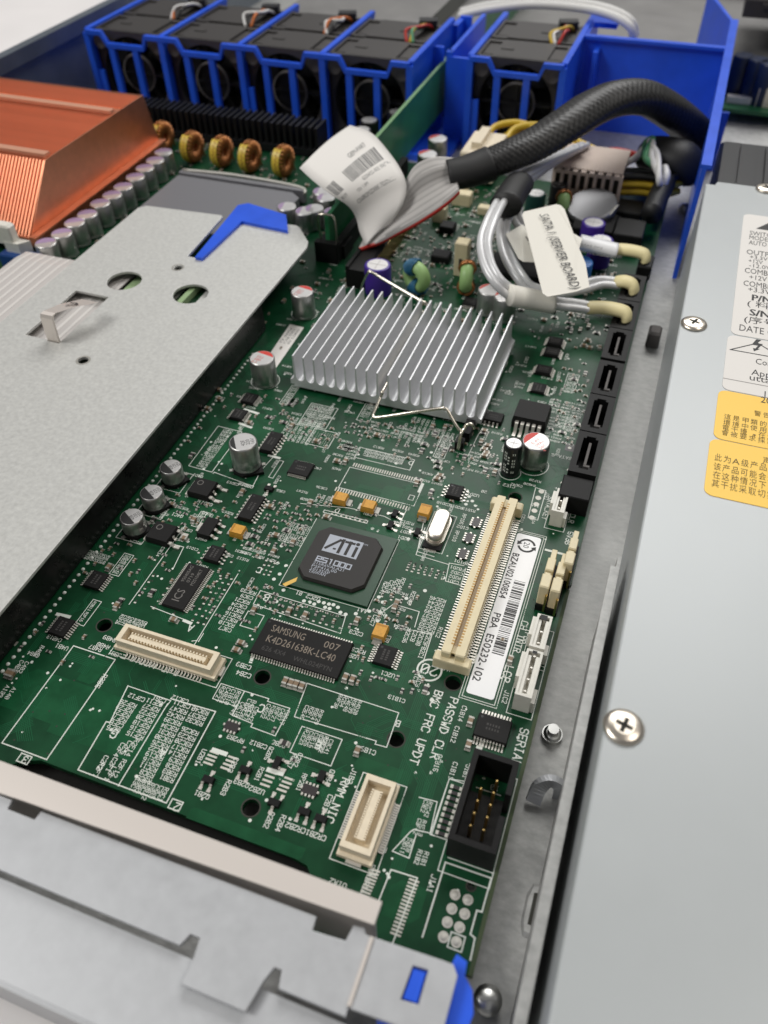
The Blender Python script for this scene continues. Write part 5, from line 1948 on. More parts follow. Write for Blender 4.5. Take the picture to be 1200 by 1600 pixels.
lock(-5.9, 119.6, 135.5, "left of two stepped cream locking headers")
lock(-3.2, 119.2, 135.0, "middle of the stepped cream locking headers")
lock(-1.9, 128.5, 143.5, "farthest stepped cream locking header, close to the board edge")
q = at(865, 868)
sk.stroke((q.x - 2.2, q.y + 1.2), (q.x + 2.4, q.y + 1.2), .7, .05)
sk.stroke((q.x + 2.4, q.y + 1.2), (q.x + 2.4, q.y - 1.6), .6, .051)

# long serial-number sticker
sx0, sx1, sy0, sy1 = -16.6, -10.2, 91.9, 142.3
o = ppart("serial_label", sheet("serial_label", rrect(sx0, sy0, sx1, sy1, .7), [], .03, .12, M["sticker"]), M["sticker"], mbd)
o["label"] = "long white barcode label"
mb = MB()
zt2 = .135
q = at(822, 847, .1)
put_text(mb, "BZAU02100854", -16.2, 135.3, zt2, 1.75, -H90, 0, 15.3)
put_text(mb, "BZAU02100854", -16.12, 135.36, zt2 + .003, 1.75, -H90, 0, 15.3)
q = at(769, 962, .1)
ys = at(780, 957, .1).y
put_text(mb, "PBA  E50232-102", -16.1, 115.4, zt2, 1.8, -H90, 0, 20)
put_text(mb, "PBA  E50232-102", -16.02, 115.46, zt2 + .003, 1.8, -H90, 0, 20)
y = at(806, 907, .1).y
yend = at(776, 1024, .1).y
r2 = random.Random(3)
while y > yend:
    wd = r2.choice((.14, .14, .3, .44))
    mb.box(-12.2 - .1, y, .12, 2.8, wd, .016)
    y -= wd / 2 + r2.choice((.22, .3, .46))
q = at(822, 850, .1)
cxl, cyl = -13.4, 138.6
for a0, a1 in ((.4, 2.75), (3.55, 5.9)):
    pts = [(cxl + 2.05 * math.cos(a0 + (a1 - a0) * i / 14), cyl + 2.05 * math.sin(a0 + (a1 - a0) * i / 14)) for i in range(15)]
    for i, (p, r_) in enumerate(zip(pts, pts[1:])):
        mb.stroke(p, r_, .55, zt2 + i * .0003)
    e = pts[-1]
    t_ = (pts[-1][0] - pts[-2][0], pts[-1][1] - pts[-2][1])
    l_ = math.hypot(*t_)
    t_ = (t_[0] / l_, t_[1] / l_)
    mb.add([(e[0] - t_[1] * .8, e[1] + t_[0] * .8, zt2 + .006), (e[0] + t_[1] * .8, e[1] - t_[0] * .8, zt2 + .006), (e[0] + t_[0] * 1.2, e[1] + t_[1] * 1.2, zt2 + .006)], [(0, 2, 1)])
put_text(mb, "20", cxl - .8, cyl + 1.25, zt2, 1.5, -H90)
ppart("print", mb, M["ink"], o).parent = o
for k in (.5, 1.1):
    wbox(sx0 - k, sy0 - k - .6, sx1 + k, sy1 + k, .16)
# small grey label left of the big heatsink
q0, q1, q2, q3 = at(453, 507), at(475, 512), at(430, 577), at(408, 570)
o = ppart("small_label", MB().prism([(q3.x + .4, q3.y), (q2.x, q2.y), (q1.x, q1.y), (q0.x, q0.y)], .03, .1), M["paper"], mbd)
mb = MB()
for k, body in enumerate(("008TT 09", "1002 RC1", "F5000 A3")):
    put_text(mb, body, q0.x + 3.6 - k * 1.4 + .2, q0.y - 2.0, .115, .95, -H90, 0, 9)
ppart("print", mb, M["inkgrey"], o).parent = o

# ================================================================== finned chipset heatsink with spring clip
ZB, ZF = 2.4, 13.2
a, b_, c_ = at(455.8, 554.2, ZF), at(748.3, 617.5, ZF), at(535, 444.2, ZF)
hx0, hx1 = a.x, b_.x
hy0 = (a.y + b_.y) / 2
hy1 = c_.y
NF = 18
ppart("chipset_package", MB().box((hx0 + hx1) / 2, (hy0 + hy1) / 2 + 1, .2, 42, 39, 1.2).box((hx0 + hx1) / 2, (hy0 + hy1) / 2 + 1, 1.4, 30, 30, 1.0), M["ilm"], mbd)
sh = thing("chipset_heatsink", ((hx0 + hx1) / 2, (hy0 + hy1) / 2, ZB), "silver aluminium heatsink with eighteen straight upright fins in the middle of the board", "heatsink")
pf = (hx1 - hx0 - .9) / (NF - 1)
fb_ = MB()
n = 7
hw = pf / 2
tf = .36
# fin with a rounded root on both sides
prof = []
g_ = hw - tf
zr = ZB + 2.2
cs = [(tf + g_ * (1 - math.sin(t)), zr + g_ * (1 - math.cos(t)) - g_ + g_ * 1.0) for t in [i * math.pi / 2 / 6 for i in range(7)]]
right = [(hw, ZB + 1.6)]
for i in range(7):
    t_ = i / 6 * math.pi / 2
    right.append((hw - g_ * math.sin(t_), ZB + 1.6 + g_ * (1 - math.cos(t_)) * 1.15))
prof = [(-hw, ZB), (hw, ZB)] + right[1:] + [(tf * .72, ZF), (-tf * .72, ZF)] + [(-x, z) for x, z in reversed(right[1:])]
prof = [(hw * -1, ZB), (hw, ZB), (hw, ZB + 1.6)] + right[2:] + [(tf * .62, ZF), (-tf * .62, ZF)] + [(-x, z) for x, z in reversed(right[2:])] + [(-hw, ZB + 1.6)]
me = MB().prism(prof, -(hy1 - hy0) / 2, (hy1 - hy0) / 2).mesh("fin", M["alu"])
me.transform(Matrix(((1, 0, 0, 0), (0, 0, -1, 0), (0, 1, 0, 0), (0, 0, 0, 1))))
for k in range(NF):
    link("fin", me, sh, (hx0 + .45 + k * pf, (hy0 + hy1) / 2, 0))
ppart("base", MB().box((hx0 + hx1) / 2, (hy0 + hy1) / 2, ZB - .9, hx1 - hx0, hy1 - hy0, .88), M["alu"], sh)

rc = thing("retention_clip", (at(720, 690).x, at(720, 690).y, 0), "bent spring wire clip lying across the silver finned heatsink", "wire clip")
xc = hx0 + .45 + 9.5 * pf - pf
yA, yB = hy0, hy1
W1 = [at(716, 702, 1.5), at(719, 683, 5.5), at(722, 674, 6.8), at(727, 668, 6.4), at(720, 673, 6.2), at(710, 660, 8.0), at(700, 642, 10.2), at(694, 638.5, 10.6), at(688, 638, 10.4), at(640, 645, 6.4), at(592, 652, 3.4), at(583, 650, 3.2),
      at(585, 643, 3.6), at(594, 622, 5.2), Vector((xc, yA - .6, 6.3)), Vector((xc, yA + 3, 7.0)), Vector((xc, yB - 3, 7.0)), Vector((xc, yB + .8, 8.4)), at(666, 474, 10.5), at(655, 469, 11.2), at(600, 437, 13), at(580, 425, 13.4), at(575, 426, 13), at(568, 440, 8), at(564, 452, 3)]
ppart("wire", MB().tube(spline(W1, 5), .5, 10), M["wire"], rc)
q = at(718, 700, 0)
q2 = at(733, 668, 0)
an = MB().box(q.x, q.y, .1, 2.5, 2.5, 3.0).box((q.x + q2.x) / 2 + .6, (q.y + q2.y) / 2 + 1.4, .1, 2.6, 6.4, 3.4).box(q.x, q.y, 3.1, .6, .6, 3.4)
ppart("clip_anchor", an, M["black"], mbd)
q = at(705, 702)
ppart("anchor_hole", MB().disc(q.x, q.y, .03, 1.3, 16), M["hole"], mbd)
spoly([(710, 706), (731, 713), (748, 678)], .2)
q = at(728, 664, 7)
ppart("clip_loop", MB().tube(spline([(q.x - 1, q.y - 1, 4), (q.x, q.y, 6.8), (q.x + 1.6, q.y + .6, 7.2), (q.x + 2.2, q.y + .8, 5.6)], 5), .5, 8), M["wire"], rc)
ppart("silkscreen", sk, M["silk"], mbd)

# ================================================================== far side of the board
# purple, blue, white-topped capacitors
ecap(590, 413, 9.6, 11, None, False, 0, sleeve="sleeve_purple", top="cantop", lab="fat purple capacitor standing behind the finned heatsink")
for px, py in ((928, 347), (940, 374)):
    ecap(px, py, 9.0, 10, None, False, 0, sleeve="sleeve_purple", top="cantop")
ecap(905, 408, 10, 9.5, None, False, 0, sleeve="sleeve_blue", top="sleeve_blue", lab="bright blue capacitor under the cable tag")
ecap(838, 301, 8, 9, None, False, 0, sleeve="sleeve_green", top="cantop", lab="dark teal capacitor behind the cable tag")
ecap(874, 287, 7, 10, None, False, 0, sleeve="sleeve_black", top="mark_black")
for px, py in ((620, 174), (577, 187), (565, 202)):
    ecap(px, py, 9, 13, None, False, 0, sleeve="sleeve_black", top="cantop")
for px, py in ((684, 216), (668, 240)):
    ecap(px, py, 9, 8, "red", False, RAD(60), top="cantop", frac=.3)
for px, py in ((491, 325), (509, 308), (476, 329), (520, 330), (503, 298), (448, 322)):
    ecap(px, py, 8, 8, "mark_purple", False, RAD(100), frac=.3)
for px, py in ((765, 452), (790, 462)):
    ecap(px, py, 8, 9, "redpale", False, RAD(60), frac=.2)
q = at(790, 478, 10)
# row of lilac-topped cans beside the copper heatsink
ROW = [(255, 237), (242, 250), (226, 262), (211, 276), (192, 291), (175, 304), (156, 317), (136, 334), (116, 347), (96, 364), (71, 379), (54, 404), (30, 418)]
for px, py in ROW:
    ecap(px, py, 8.4, 9.2, "mark_purple", False, RAD(35), frac=.55)
# wound toroids in front of the black heatsink
def toroid(px, py, z, R_, r_, core, windm, lab=None, turn=0.0, full=False, tape=False):
    q = at(px, py, z)
    b = MB()
    n1, n2 = 24, 10
    vs, fs = [], []
    for i in range(n1):
        a_ = 2 * math.pi * i / n1
        for j in range(n2):
            t_ = 2 * math.pi * j / n2
            rr_ = R_ + r_ * math.cos(t_)
            vs.append((1.25 * r_ * math.sin(t_), rr_ * math.cos(a_), rr_ * math.sin(a_)))
    for i in range(n1):
        for j in range(n2):
            fs.append((i * n2 + j, ((i + 1) % n1) * n2 + j, ((i + 1) % n1) * n2 + (j + 1) % n2, i * n2 + (j + 1) % n2))
    b.add(vs, fs, 0, True)
    o = link("toroid_coil", b.mesh("core", M[core]), mbd, (q.x, q.y, R_ + r_ + .6), turn)
    w2 = MB()
    for i in range(22 if full else 11):
        a_ = i * .2856 if full else (-2.2 + i * .17 if i < 6 else .6 + (i - 6) * .2)
        pts = []
        for j in range(9):
            t_ = 2 * math.pi * j / 8
            rr_ = R_ + (r_ + .55) * math.cos(t_)
            pts.append((1.25 * (r_ + .45) * math.sin(t_), rr_ * math.cos(a_ + j * .02), rr_ * math.sin(a_ + j * .02)))
        w2.tube(pts, .5, 5)
    w2.tube([(1.6, R_, -R_ * .4), (1.8, R_ + 1.5, -R_ - r_)], .5, 5)
    sub("winding", w2.mesh("winding", M[windm]), o)
    if tape:
        ro = R_ + r_ + .75
        wv = r_ * .95
        tp = MB()
        n_ = 26
        vs = []
        for i in range(n_ + 1):
            a_ = 2.0 + i * (3.6 / n_)
            for x_ in (-wv, wv):
                vs.append((x_ - .3, ro * math.cos(a_), ro * math.sin(a_)))
        tp.add(vs, [(2 * i, 2 * i + 1, 2 * i + 3, 2 * i + 2) for i in range(n_)], 0, True)
        sub("rim_tape", tp.mesh("rim_tape", M["core_y"]), o)
    return o


for px, py in ((254, 214), (301, 230), (347, 237), (391, 245), (443, 252)):
    toroid(px, py, 6.5, 4.2, 1.9, "core_y", "enamel", None, RAD(-6), True, True)
toroid(651, 436, 5.5, 3.7, 2.1, "core_g", "core_b", "pale green ring coil with blue windings", RAD(65))
toroid(729, 436, 5.5, 3.5, 1.9, "core_g", "enamel", "pale green ring coil with thin brown wire", RAD(10))
toroid(880, 318, 6, 3, 2, "core_g", "enamel", None, RAD(10))
# black finned regulator heatsink
vr = thing("regulator_heatsink", (-200, 350, 0), "low black finned heatsink behind the yellow wound coils", "heatsink")
me = MB().box(0, 0, 1, 1.3, 12, 12.5).mesh("fin", M["heat_black"])
for k in range(32):
    link("fin", me, vr, (-258 + k * 3.2, 347, 0))
ppart("base", MB().box(-208, 347, .6, 104, 13, 3.2), M["heat_black"], vr)
# grey cover plate at the second processor socket
gp = [at(268, 290, 4), at(400, 300, 4), at(470, 330, 4), at(455, 352, 4), at(250, 330, 4)]
ppart("socket_cover", MB().prism([(-206, 247), (-146, 247), (-146, 292), (-151, 296), (-206, 296)], 1, 5).box(-176, 298, .5, 60, 3, 5.4), M["socket"], mbd)
ppart("socket_lever", MB().tube(spline([(-205, 299, 6), (-180, 300.5, 6.4), (-150, 299.5, 6), (-145, 296, 5)], 5), .8, 6), M["tin"], mbd)
# white and blue memory latch at the left edge
ml_ = thing("socket_latch", (-252, 225, 0), "white plastic latch on a deep blue socket at the photo's left edge", "latch")
q = at(2, 350, 16)
ppart("latch", MB().bev(q.x, q.y, 9, 9, 4, 7.5, .8).prism([(q.x, q.y - 2.2), (q.x + 6.5, q.y - 2.2), (q.x + 9.4, q.y + 1.6), (q.x + 3, q.y + 1.6)], 4.5, 10), M["white_pl"], ml_)
ppart("socket_end", MB().bev(q.x + 5, q.y - 2, .2, 15, 6, 5.8, .6), M["latch_blue"], ml_)

# black slot with the upright green card
ppart("card_slot", MB().box(-121.2, 297, .05, 2.6, 84, 7).box(-114.9, 297, .05, 2.8, 84, 7).box(-118.3, 297, .05, 4, 84, 4).box(-118.3, 256.2, .05, 9, 3, 8).box(-118, 264, .05, 11, 9, 5), M["black"], mbd)
bc = thing("bridge_card", (-118.3, 400, 3), "green circuit card standing upright between the fans", "circuit card")
cardp = [(257.5, 3.5), (640, 3.5), (640, 25.5), (283, 25.5), (279, 17.5), (257.5, 17.5)]
me = sheet("card", cardp, [], -.8, .8, M["pcb"])
me.transform(Matrix(((0, 0, 1, 0), (1, 0, 0, 0), (0, 1, 0, 0), (0, 0, 0, 1))))
me.materials[0] = mat("card_solder_mask", (0.025, 0.17, 0.065), 0.35, 0, noise=(.08, .2, 3))
link("card", me, bc, (-118.3, 0, 0))
ppart("latch_wire", MB().tube(spline([(-121.2, 258, 7), (-121.4, 256.4, 17.5), (-119.5, 255.5, 19), (-116.5, 256, 19), (-114.6, 256.5, 17), (-114.4, 257, 4)], 5), .5, 6), M["wire"], mbd)
ppart("card_edge", MB().box(-118.3, 461, 25.52, 1.5, 356, .12), mat("card_edge_green", (0.16, 0.32, 0.14), .5), bc)
# ribbon header with gold contacts under the grey ribbon
hd = MB()
for k in range(34):
    pass
p0, p1 = at(598, 392, 7), at(650, 345, 7)
ppart("ribbon_header", MB().box(-100.5, 274, .05, 6, 66, 7.5).box(-96.9, 274, .05, 1.2, 66, 7.0).box(-104, 274, .05, 1.2, 66, 8.5), M["black"], mbd)
for k in range(33):
    hd.box(-96.2, 242.5 + k * 1.95, .05, .3, .75, 7.2)
ppart("gold_contacts", hd, M["gold"], mbd)["kind"] = "stuff"
# cream connectors and jumpers in the blurred field
for px, py, lx, ly, h in ((724, 376, 5, 5, 13), (688, 322, 5.5, 4.5, 6), (708, 270, 12, 5, 6), (722, 283, 6, 4, 7), (673, 292, 5, 8, 5), (757, 322, 5, 4, 3), (723, 300, 8, 5, 5)):
    q = at(px, py, h)
    ppart("jumper_block", MB().bev(q.x, q.y, .05, lx, ly, h, .4), M["beige"], mbd)
q = at(722, 402, 6)
ppart("jumper_slot", MB().box(at(724, 376, 13).x, at(724, 376, 13).y - 2.55, 3, 1.2, .14, 4), M["hole"], mbd)
for px, py, lx, ly, h in ((820, 415, 26, 14, 3), (930, 345, 16, 16, 5), (985, 355, 11, 14, 7), (855, 340, 10, 10, 3), (700, 350, 6, 6, 3), (690, 395, 7, 6, 3), (985, 322, 10, 12, 5)):
    q = at(px, py, h)
    ppart("dark_socket", MB().bev(q.x, q.y, .05, lx, ly, h, .4), M["black"], mbd)
# coin cell tilted in its holder
q = at(925, 325, 6)
me = MB().lathe([(10, 0), (10.2, .6), (10.2, 2.4), (9.4, 3.0)], 0, 0, 36).mesh("coin_cell", M["battery"])
bt = tag(link("coin_cell", me, None, (q.x, q.y, 5.2), 0, (RAD(14), RAD(-8), 0)), "round steel coin battery tilted in its black holder", "battery")
ppart("battery_holder", MB().prism(circle(q.x, q.y, 12, 28), .1, 3.5), M["black"], mbd)
q = at(957, 327, 8)
ppart("battery_spring", MB().tube(spline([(q.x - 2, q.y - 3, 4), (q.x, q.y - 2, 8), (q.x + 1, q.y + 2, 8.5), (q.x, q.y + 4, 5)], 5), 1.4, 6, 0, .4), M["tin"], mbd)

# ---------------------------------------------------------------- power plugs and wires
pw = thing("power_plug", (at(928, 262).x, at(928, 262).y, 0), "large pinkish white power plug with a row of square sockets", "power connector")
c0, c1, c2, c3 = at(879, 262, 15), at(927, 227, 15), at(985, 236, 15), at(972, 277, 15)
xL, xR = (c0.x + c1.x) / 2 - 7, (c2.x + c3.x) / 2
yF, yBk = (c0.y + c3.y) / 2, (c1.y + c2.y) / 2
ppart("housing", MB().box((xL + xR) / 2, (yF + yBk) / 2 + 1, 8, xR - xL, yBk - yF - 2, 7).box((xL + xR) / 2, (yF + yBk) / 2 + 2, 3, xR - xL - .4, yBk - yF - 4, 5), M["tan_pl"], pw)
nb = 9
fr = MB()
for i in range(nb):
    x = xL + (i + .0) * (xR - xL) / (nb - 1)
    fr.box(x, yF, 4, 1.3, 2.4, 11)
fr.box((xL + xR) / 2, yF, 13.6, xR - xL, 2.2, 1.4).box((xL + xR) / 2, yF, 4, xR - xL, 2.2, 3)
ppart("socket_frame", fr, M["tan_pl"], pw)
ppart("socket_backs", MB().box((xL + xR) / 2, yF + 1.4, 6.8, xR - xL - 1, .6, 6.8), M["hole"], pw)
p2 = thing("power_plug", (at(752, 225).x, at(752, 225).y, 0), "smaller ivory power plug with yellow wires behind the black sleeve", "power connector")
c0, c1, c2, c3 = at(715, 238, 14), at(745, 203, 14), at(792, 210, 14), at(775, 242, 14)
xL2, xR2, yF2, yB2 = (c0.x + c1.x) / 2, (c2.x + c3.x) / 2, (c0.y + c3.y) / 2, (c1.y + c2.y) / 2
ppart("housing", MB().bev((xL2 + xR2) / 2, (yF2 + yB2) / 2, 2, xR2 - xL2, yB2 - yF2, 12, .6).box((xL2 + xR2) / 2 - 2, (yF2 + yB2) / 2 + 2, 14, 4, yB2 - yF2 - 6, 2.5), M["ivory"], p2)
for k in range(4):
    q = Vector((xL2 + 6 + k * 4.4, yB2 - 1, 12 - (k % 2) * 4))
    pts = [q, q + Vector((2, 8, 2)), q + Vector((12, 12, 3)), q + Vector((26, 8, 1)), q + Vector((44, 2, -2))]
    ppart("wire", MB().tube(spline(pts, 6), 1.5, 8), M["w_yellow"], p2)
for k in range(6):
    z = 6 + (k % 3) * 3.2
    y = yF + 6 + (k // 3) * 5
    pts = [(xR - 1, y, z), (xR + 8, y + 1, z + .6), (xR + 17, y + 3, z), (3, y + 10 + k, z - 1)]
    ppart("wire", MB().tube(spline(pts, 6), 1.45, 8), M[("w_yellow", "w_yellow", "w_black", "w_yellow", "w_red", "w_black")[k]], pw)
for px0, col in ((0, "w_green"), (1, "w_white"), (2, "w_white")):
    pts = [(xR - 2, yBk - 3 - px0 * 2, 11), at(1000 - px0 * 3, 245, 15), at(1010 + px0 * 2, 222, 20), at(1020, 218 + px0 * 6, 22), at(1008 + px0 * 10, 245, 20), at(1030, 268 + px0 * 8, 15), at(1034, 292, 8)]
    ppart("wire", MB().tube(spline(pts, 6), 1.25, 8), M[col], pw)
ppart("wire", MB().tube(spline([(xL + 8, yBk - 2, 10), (xL + 18, yBk + 4, 12), (xR, yBk + 4, 12), (xR + 14, yBk + 6, 9), (2, yBk + 22, 8)], 6), 1.5, 8), M["w_red"], pw)
pb = thing("wire_bundle", (at(1060, 250).x, at(1060, 250).y, 4), "thick black wrapped wire bundle lying behind the large power plug", "cable")
ppart("wrap", MB().tube(spline([at(1015, 240, 13), at(1040, 243, 15), at(1065, 250, 15), at(1078, 262, 11)], 6), [8, 9.5, 10, 10, 10, 10, 10, 10, 10, 10, 10, 10, 10, 10, 10, 10, 10, 9, 7], 14, 0, [7] * 19), M["shrink"], pb)
ppart("heat_shrink", MB().tube(spline([at(1040, 285, 10), at(1030, 305, 9), at(1018, 335, 8)], 6), 4.2, 10), M["shrink"], pb)
ppart("strap", MB().tube(spline([at(1038, 262, 16), at(1041, 275, 15), at(1036, 290, 12)], 5), 1.7, 8), M["w_white"], pb)

# ================================================================== grey ribbon cable with paper flag and black sleeve
rbn = thing("ribbon_cable", (-95, 290, 7), "grey ribbon cable with one red edge rising into a black braided sleeve", "cable")
hi = [(708, 250, 30), (678, 249, 31), (650, 262, 29), (634, 292, 24), (622, 325, 17), (600, 352, 12), (572, 372, 9)]
lo = [(716, 300, 25), (692, 322, 22), (656, 346, 16.5), (618, 366, 12), (590, 380, 9.5), (575, 385, 8.5), (562, 390, 8)]
NW = 26
for i in range(NW):
    t_ = i / (NW - 1)
    pts = []
    for (a0, b0, z0), (a1, b1, z1) in zip(hi, lo):
        wob = math.sin(t_ * 9) * .6
        pts.append(at(a0 + (a1 - a0) * t_, b0 + (b1 - b0) * t_, z0 + (z1 - z0) * t_ + wob * (1 if a0 > 600 else 0)))
    ppart("ribbon_wire", MB().tube(spline(pts, 5), .9, 6), M["w_red"] if i >= NW - 1 else M[("ribbon", "ribbon2", "ribbon")[i % 3]], rbn)
SL = [(700, 274, 27), (730, 268, 28), (762, 257, 29.5), (800, 242, 32), (840, 224, 34), (885, 196, 37), (925, 170, 39), (965, 153, 40), (1005, 153, 37), (1040, 170, 30), (1070, 192, 22), (1096, 216, 15)]
pts = [at(*p) for p in SL]
sp_ = spline(pts, 8)
k1 = 17
rad = [6.4 + 2.6 * min(1, i / 45) + 1.0 * max(0, min(1, (i - 50) / 30)) for i in range(len(sp_))]
ppart("shrink_boot", MB().tube(sp_[:k1 + 1], [r_ + .35 for r_ in rad[:k1 + 1]], 18, 0, [r_ * .8 for r_ in rad[:k1 + 1]]), M["shrink"], rbn)
slv = MB()
sp3 = spline(sp_[k1:], 3)
rd3 = []
for i in range(len(sp3)):
    f_ = min(i / 3, len(rad) - k1 - 1.001)
    rd3.append(rad[k1 + int(f_)] * .93)
SEG = 48
slv.tube(sp3, rd3, SEG, 0, [r_ * .72 for r_ in rd3])
for i, p in enumerate(sp3):                              # woven relief: strands cross over and under
    for k in range(SEG):
        n_ = i * SEG + k
        v = Vector(slv.v[n_])
        f_ = 1.022 if ((i // 2 + k // 2) % 2) else .978
        f_ *= 1 + .035 * math.sin(k / SEG * 6.283 * 5 + i * .02)
        slv.v[n_] = tuple(p + (v - p) * f_)
ppart("braided_sleeve", slv, M["mesh_sleeve"], rbn)
# paper flag
Lc = [(468, 263, 31), (492, 285, 29), (518, 305, 26), (543, 321, 22), (556, 340, 17), (562, 362, 12.5), (572, 384, 9.5)]
Rc = [(547, 196, 31), (580, 208, 32), (606, 236, 32), (626, 265, 30), (635, 292, 26), (628, 322, 21), (608, 352, 14.5)]
Ls = spline([at(*p) for p in Lc], 6)
Rs = spline([at(*p) for p in Rc], 6)
NL = len(Ls)
fl = MB()
NC_ = 8
vs = []
for a_, b__ in zip(Ls, Rs):
    for j in range(NC_ + 1):
        t_ = j / NC_
        vs.append(a_ * (1 - t_) + b__ * t_ + Vector((0, 0, 1.2 * math.sin(math.pi * t_))))
fl.add(vs, [(i * (NC_ + 1) + j, i * (NC_ + 1) + j + 1, (i + 1) * (NC_ + 1) + j + 1, (i + 1) * (NC_ + 1) + j) for i in range(NL - 1) for j in range(NC_)], 0, True)
me = fl.mesh("paper", M["paper"])
fo = tag(link("paper_flag", me, None), "curled white paper label with bar codes stuck on the grey ribbon", "label")
sm_ = fo.modifiers.new("thickness", 'SOLIDIFY')
sm_.thickness = .15 * S


def flagpt(u, v):
    """u along the width 0..1 (from the lower left edge), v along the length 0..1"""
    fi = max(0, min(NL - 1.001, v * (NL - 1)))
    i = int(fi)
    f_ = fi - i
    a_ = Ls[i] * (1 - f_) + Ls[i + 1] * f_
    b__ = Rs[i] * (1 - f_) + Rs[i + 1] * f_
    p = a_ * (1 - u) + b__ * u + Vector((0, 0, 1.2 * math.sin(math.pi * max(0, min(1, u)))))
    d = (Vector((0, 0, CAMZ)) - p).normalized()
    nrm = (Rs[i] - Ls[i]).cross(Ls[min(i + 1, NL - 1)] - Ls[i]).normalized()
    if nrm.dot(d) < 0:
        nrm = -nrm
    return tuple(p + nrm * .22)


fp = MB()


def fq(u0, v0, u1, v1):
    for k in range(8):
        a_, b_ = v0 + (v1 - v0) * k / 8, v0 + (v1 - v0) * (k + 1) / 8
        fp.add([flagpt(u0, a_), flagpt(u1, a_), flagpt(u1, b_), flagpt(u0, b_)], [(0, 1, 2, 3)])


r3 = random.Random(8)
u = .30
while u < .86:
    wd = r3.choice((.012, .012, .022))
    fq(u, .26, u + wd, .37)
    u += wd + r3.choice((.009, .014))
u = .03
while u < .16:
    fq(u, .26, u + .013, .37)
    u += r3.choice((.02, .026))
for body, u, v, h, wd in (("GEM-PART", .5, .225, .035, .3), ("G20432-002 000742", .42, .42, .03, .5), ("KIT", .03, .43, .03, .1), ("12V 1.0M", .24, .47, .03, .2), ("CN0R5M2D0001F02000000742", .14, .56, .045, .8)):
    put_text(fp, body, 0, 0, 0, h, 0, 0, wd, fn=lambda a_, b__, u=u, v=v: flagpt(u + a_, v - b__))
pr = fp.mesh("print", M["inkgrey"])
po = sub("print", pr, fo)

# ================================================================== flat drive data cables
def flat_cable(name_lab, pts, wdir, parent=None):
    """two silvery cores side by side in one jacket"""
    P_ = spline([at(*p) for p in pts], 8)
    return P_


def twin(th, P_, flat, r=1.35, gap=1.35):
    n = len(P_)
    for s_ in (-1, 1):
        off = []
        for i, p in enumerate(P_):
            t_ = (P_[min(i + 1, n - 1)] - P_[max(i - 1, 0)]).normalized()
            f_ = flat if isinstance(flat, Vector) else flat[0] * (1 - i / (n - 1)) + flat[1] * (i / (n - 1))
            x = (f_ - t_ * f_.dot(t_)).normalized()
            off.append(p + x * gap * s_)
        ppart("core", MB().tube(off, r, 10), M["sata"], th)
    ppart("web", MB().tube(P_, gap, 4, 0, .35, flat=[(flat if isinstance(flat, Vector) else flat[0] * (1 - i / (n - 1)) + flat[1] * (i / (n - 1))) for i in range(n)]), M["sata"], th)


C1 = [(900, 232, 20), (868, 246, 22), (838, 262, 24), (806, 282, 26), (784, 312, 28), (767, 345, 28), (757, 378, 26), (762, 412, 23), (778, 440, 20), (800, 458, 16), (830, 468, 13.5), (870, 474, 11.5), (905, 478, 10), (940, 486, 8.6)]
C2 = [(908, 228, 18), (870, 248, 20), (838, 268, 22), (806, 292, 22), (794, 325, 22), (786, 360, 20), (793, 398, 17), (812, 432, 14), (832, 452, 11), (870, 456, 10), (905, 450, 10), (938, 441, 9.4), (966, 443, 8.6)]
C3 = [(914, 226, 16), (876, 246, 18), (845, 266, 20), (815, 292, 20), (806, 325, 18), (815, 352, 16), (850, 368, 14), (890, 378, 12), (930, 386, 10.5), (970, 395, 9)]
labs = ("silver twin-core data cable looping nearest the finned heatsink", "silver data cable carrying the large cream tag, middle of the three", "silver data cable farthest from the finned heatsink")
ths = []
for C_, lb in zip((C1, C2, C3), labs):
    th = thing("data_cable", tuple(at(*C_[-1])), lb, "cable", "silver data cables")
    P_ = flat_cable(None, C_, None)
    twin(th, P_, [Vector((1, .25, .1)), Vector((.1, 1, .1))], 1.3, 1.3)
    ths.append(th)
    # plug under yellowed tape
    e = at(*C_[-1])
    pa = at(C_[-1][0] - 22, C_[-1][1] - 5, C_[-1][2] + .6) if lb != labs[1] else at(C_[-1][0] - 4, C_[-1][1] - 2, C_[-1][2] + .2)
    pe = at(C_[-1][0] + 36, C_[-1][1] + 2, C_[-1][2] + .6) if lb != labs[1] else at(C_[-1][0] + 22, C_[-1][1] + 2, C_[-1][2] + .4)
    pd = pe + Vector((1.2, -.4, -2.4))
    ppart("yellowed_tape", MB().tube(spline([pa, pa * .5 + pe * .5 + Vector((0, 0, .8)), pe, pd], 6), [2.9] * 12 + [3.0, 3.2, 3.3, 3.4, 3.4, 3.5, 3.5], 14, 0, [1.7] * 19, flat=(0, 1, .12)), M["tape"], th)
    ppart("plug", MB().bev(pd.x + .2, pd.y, 2.5, 5.2, 9.5, pd.z - 2.2, .5), M["black"], th)
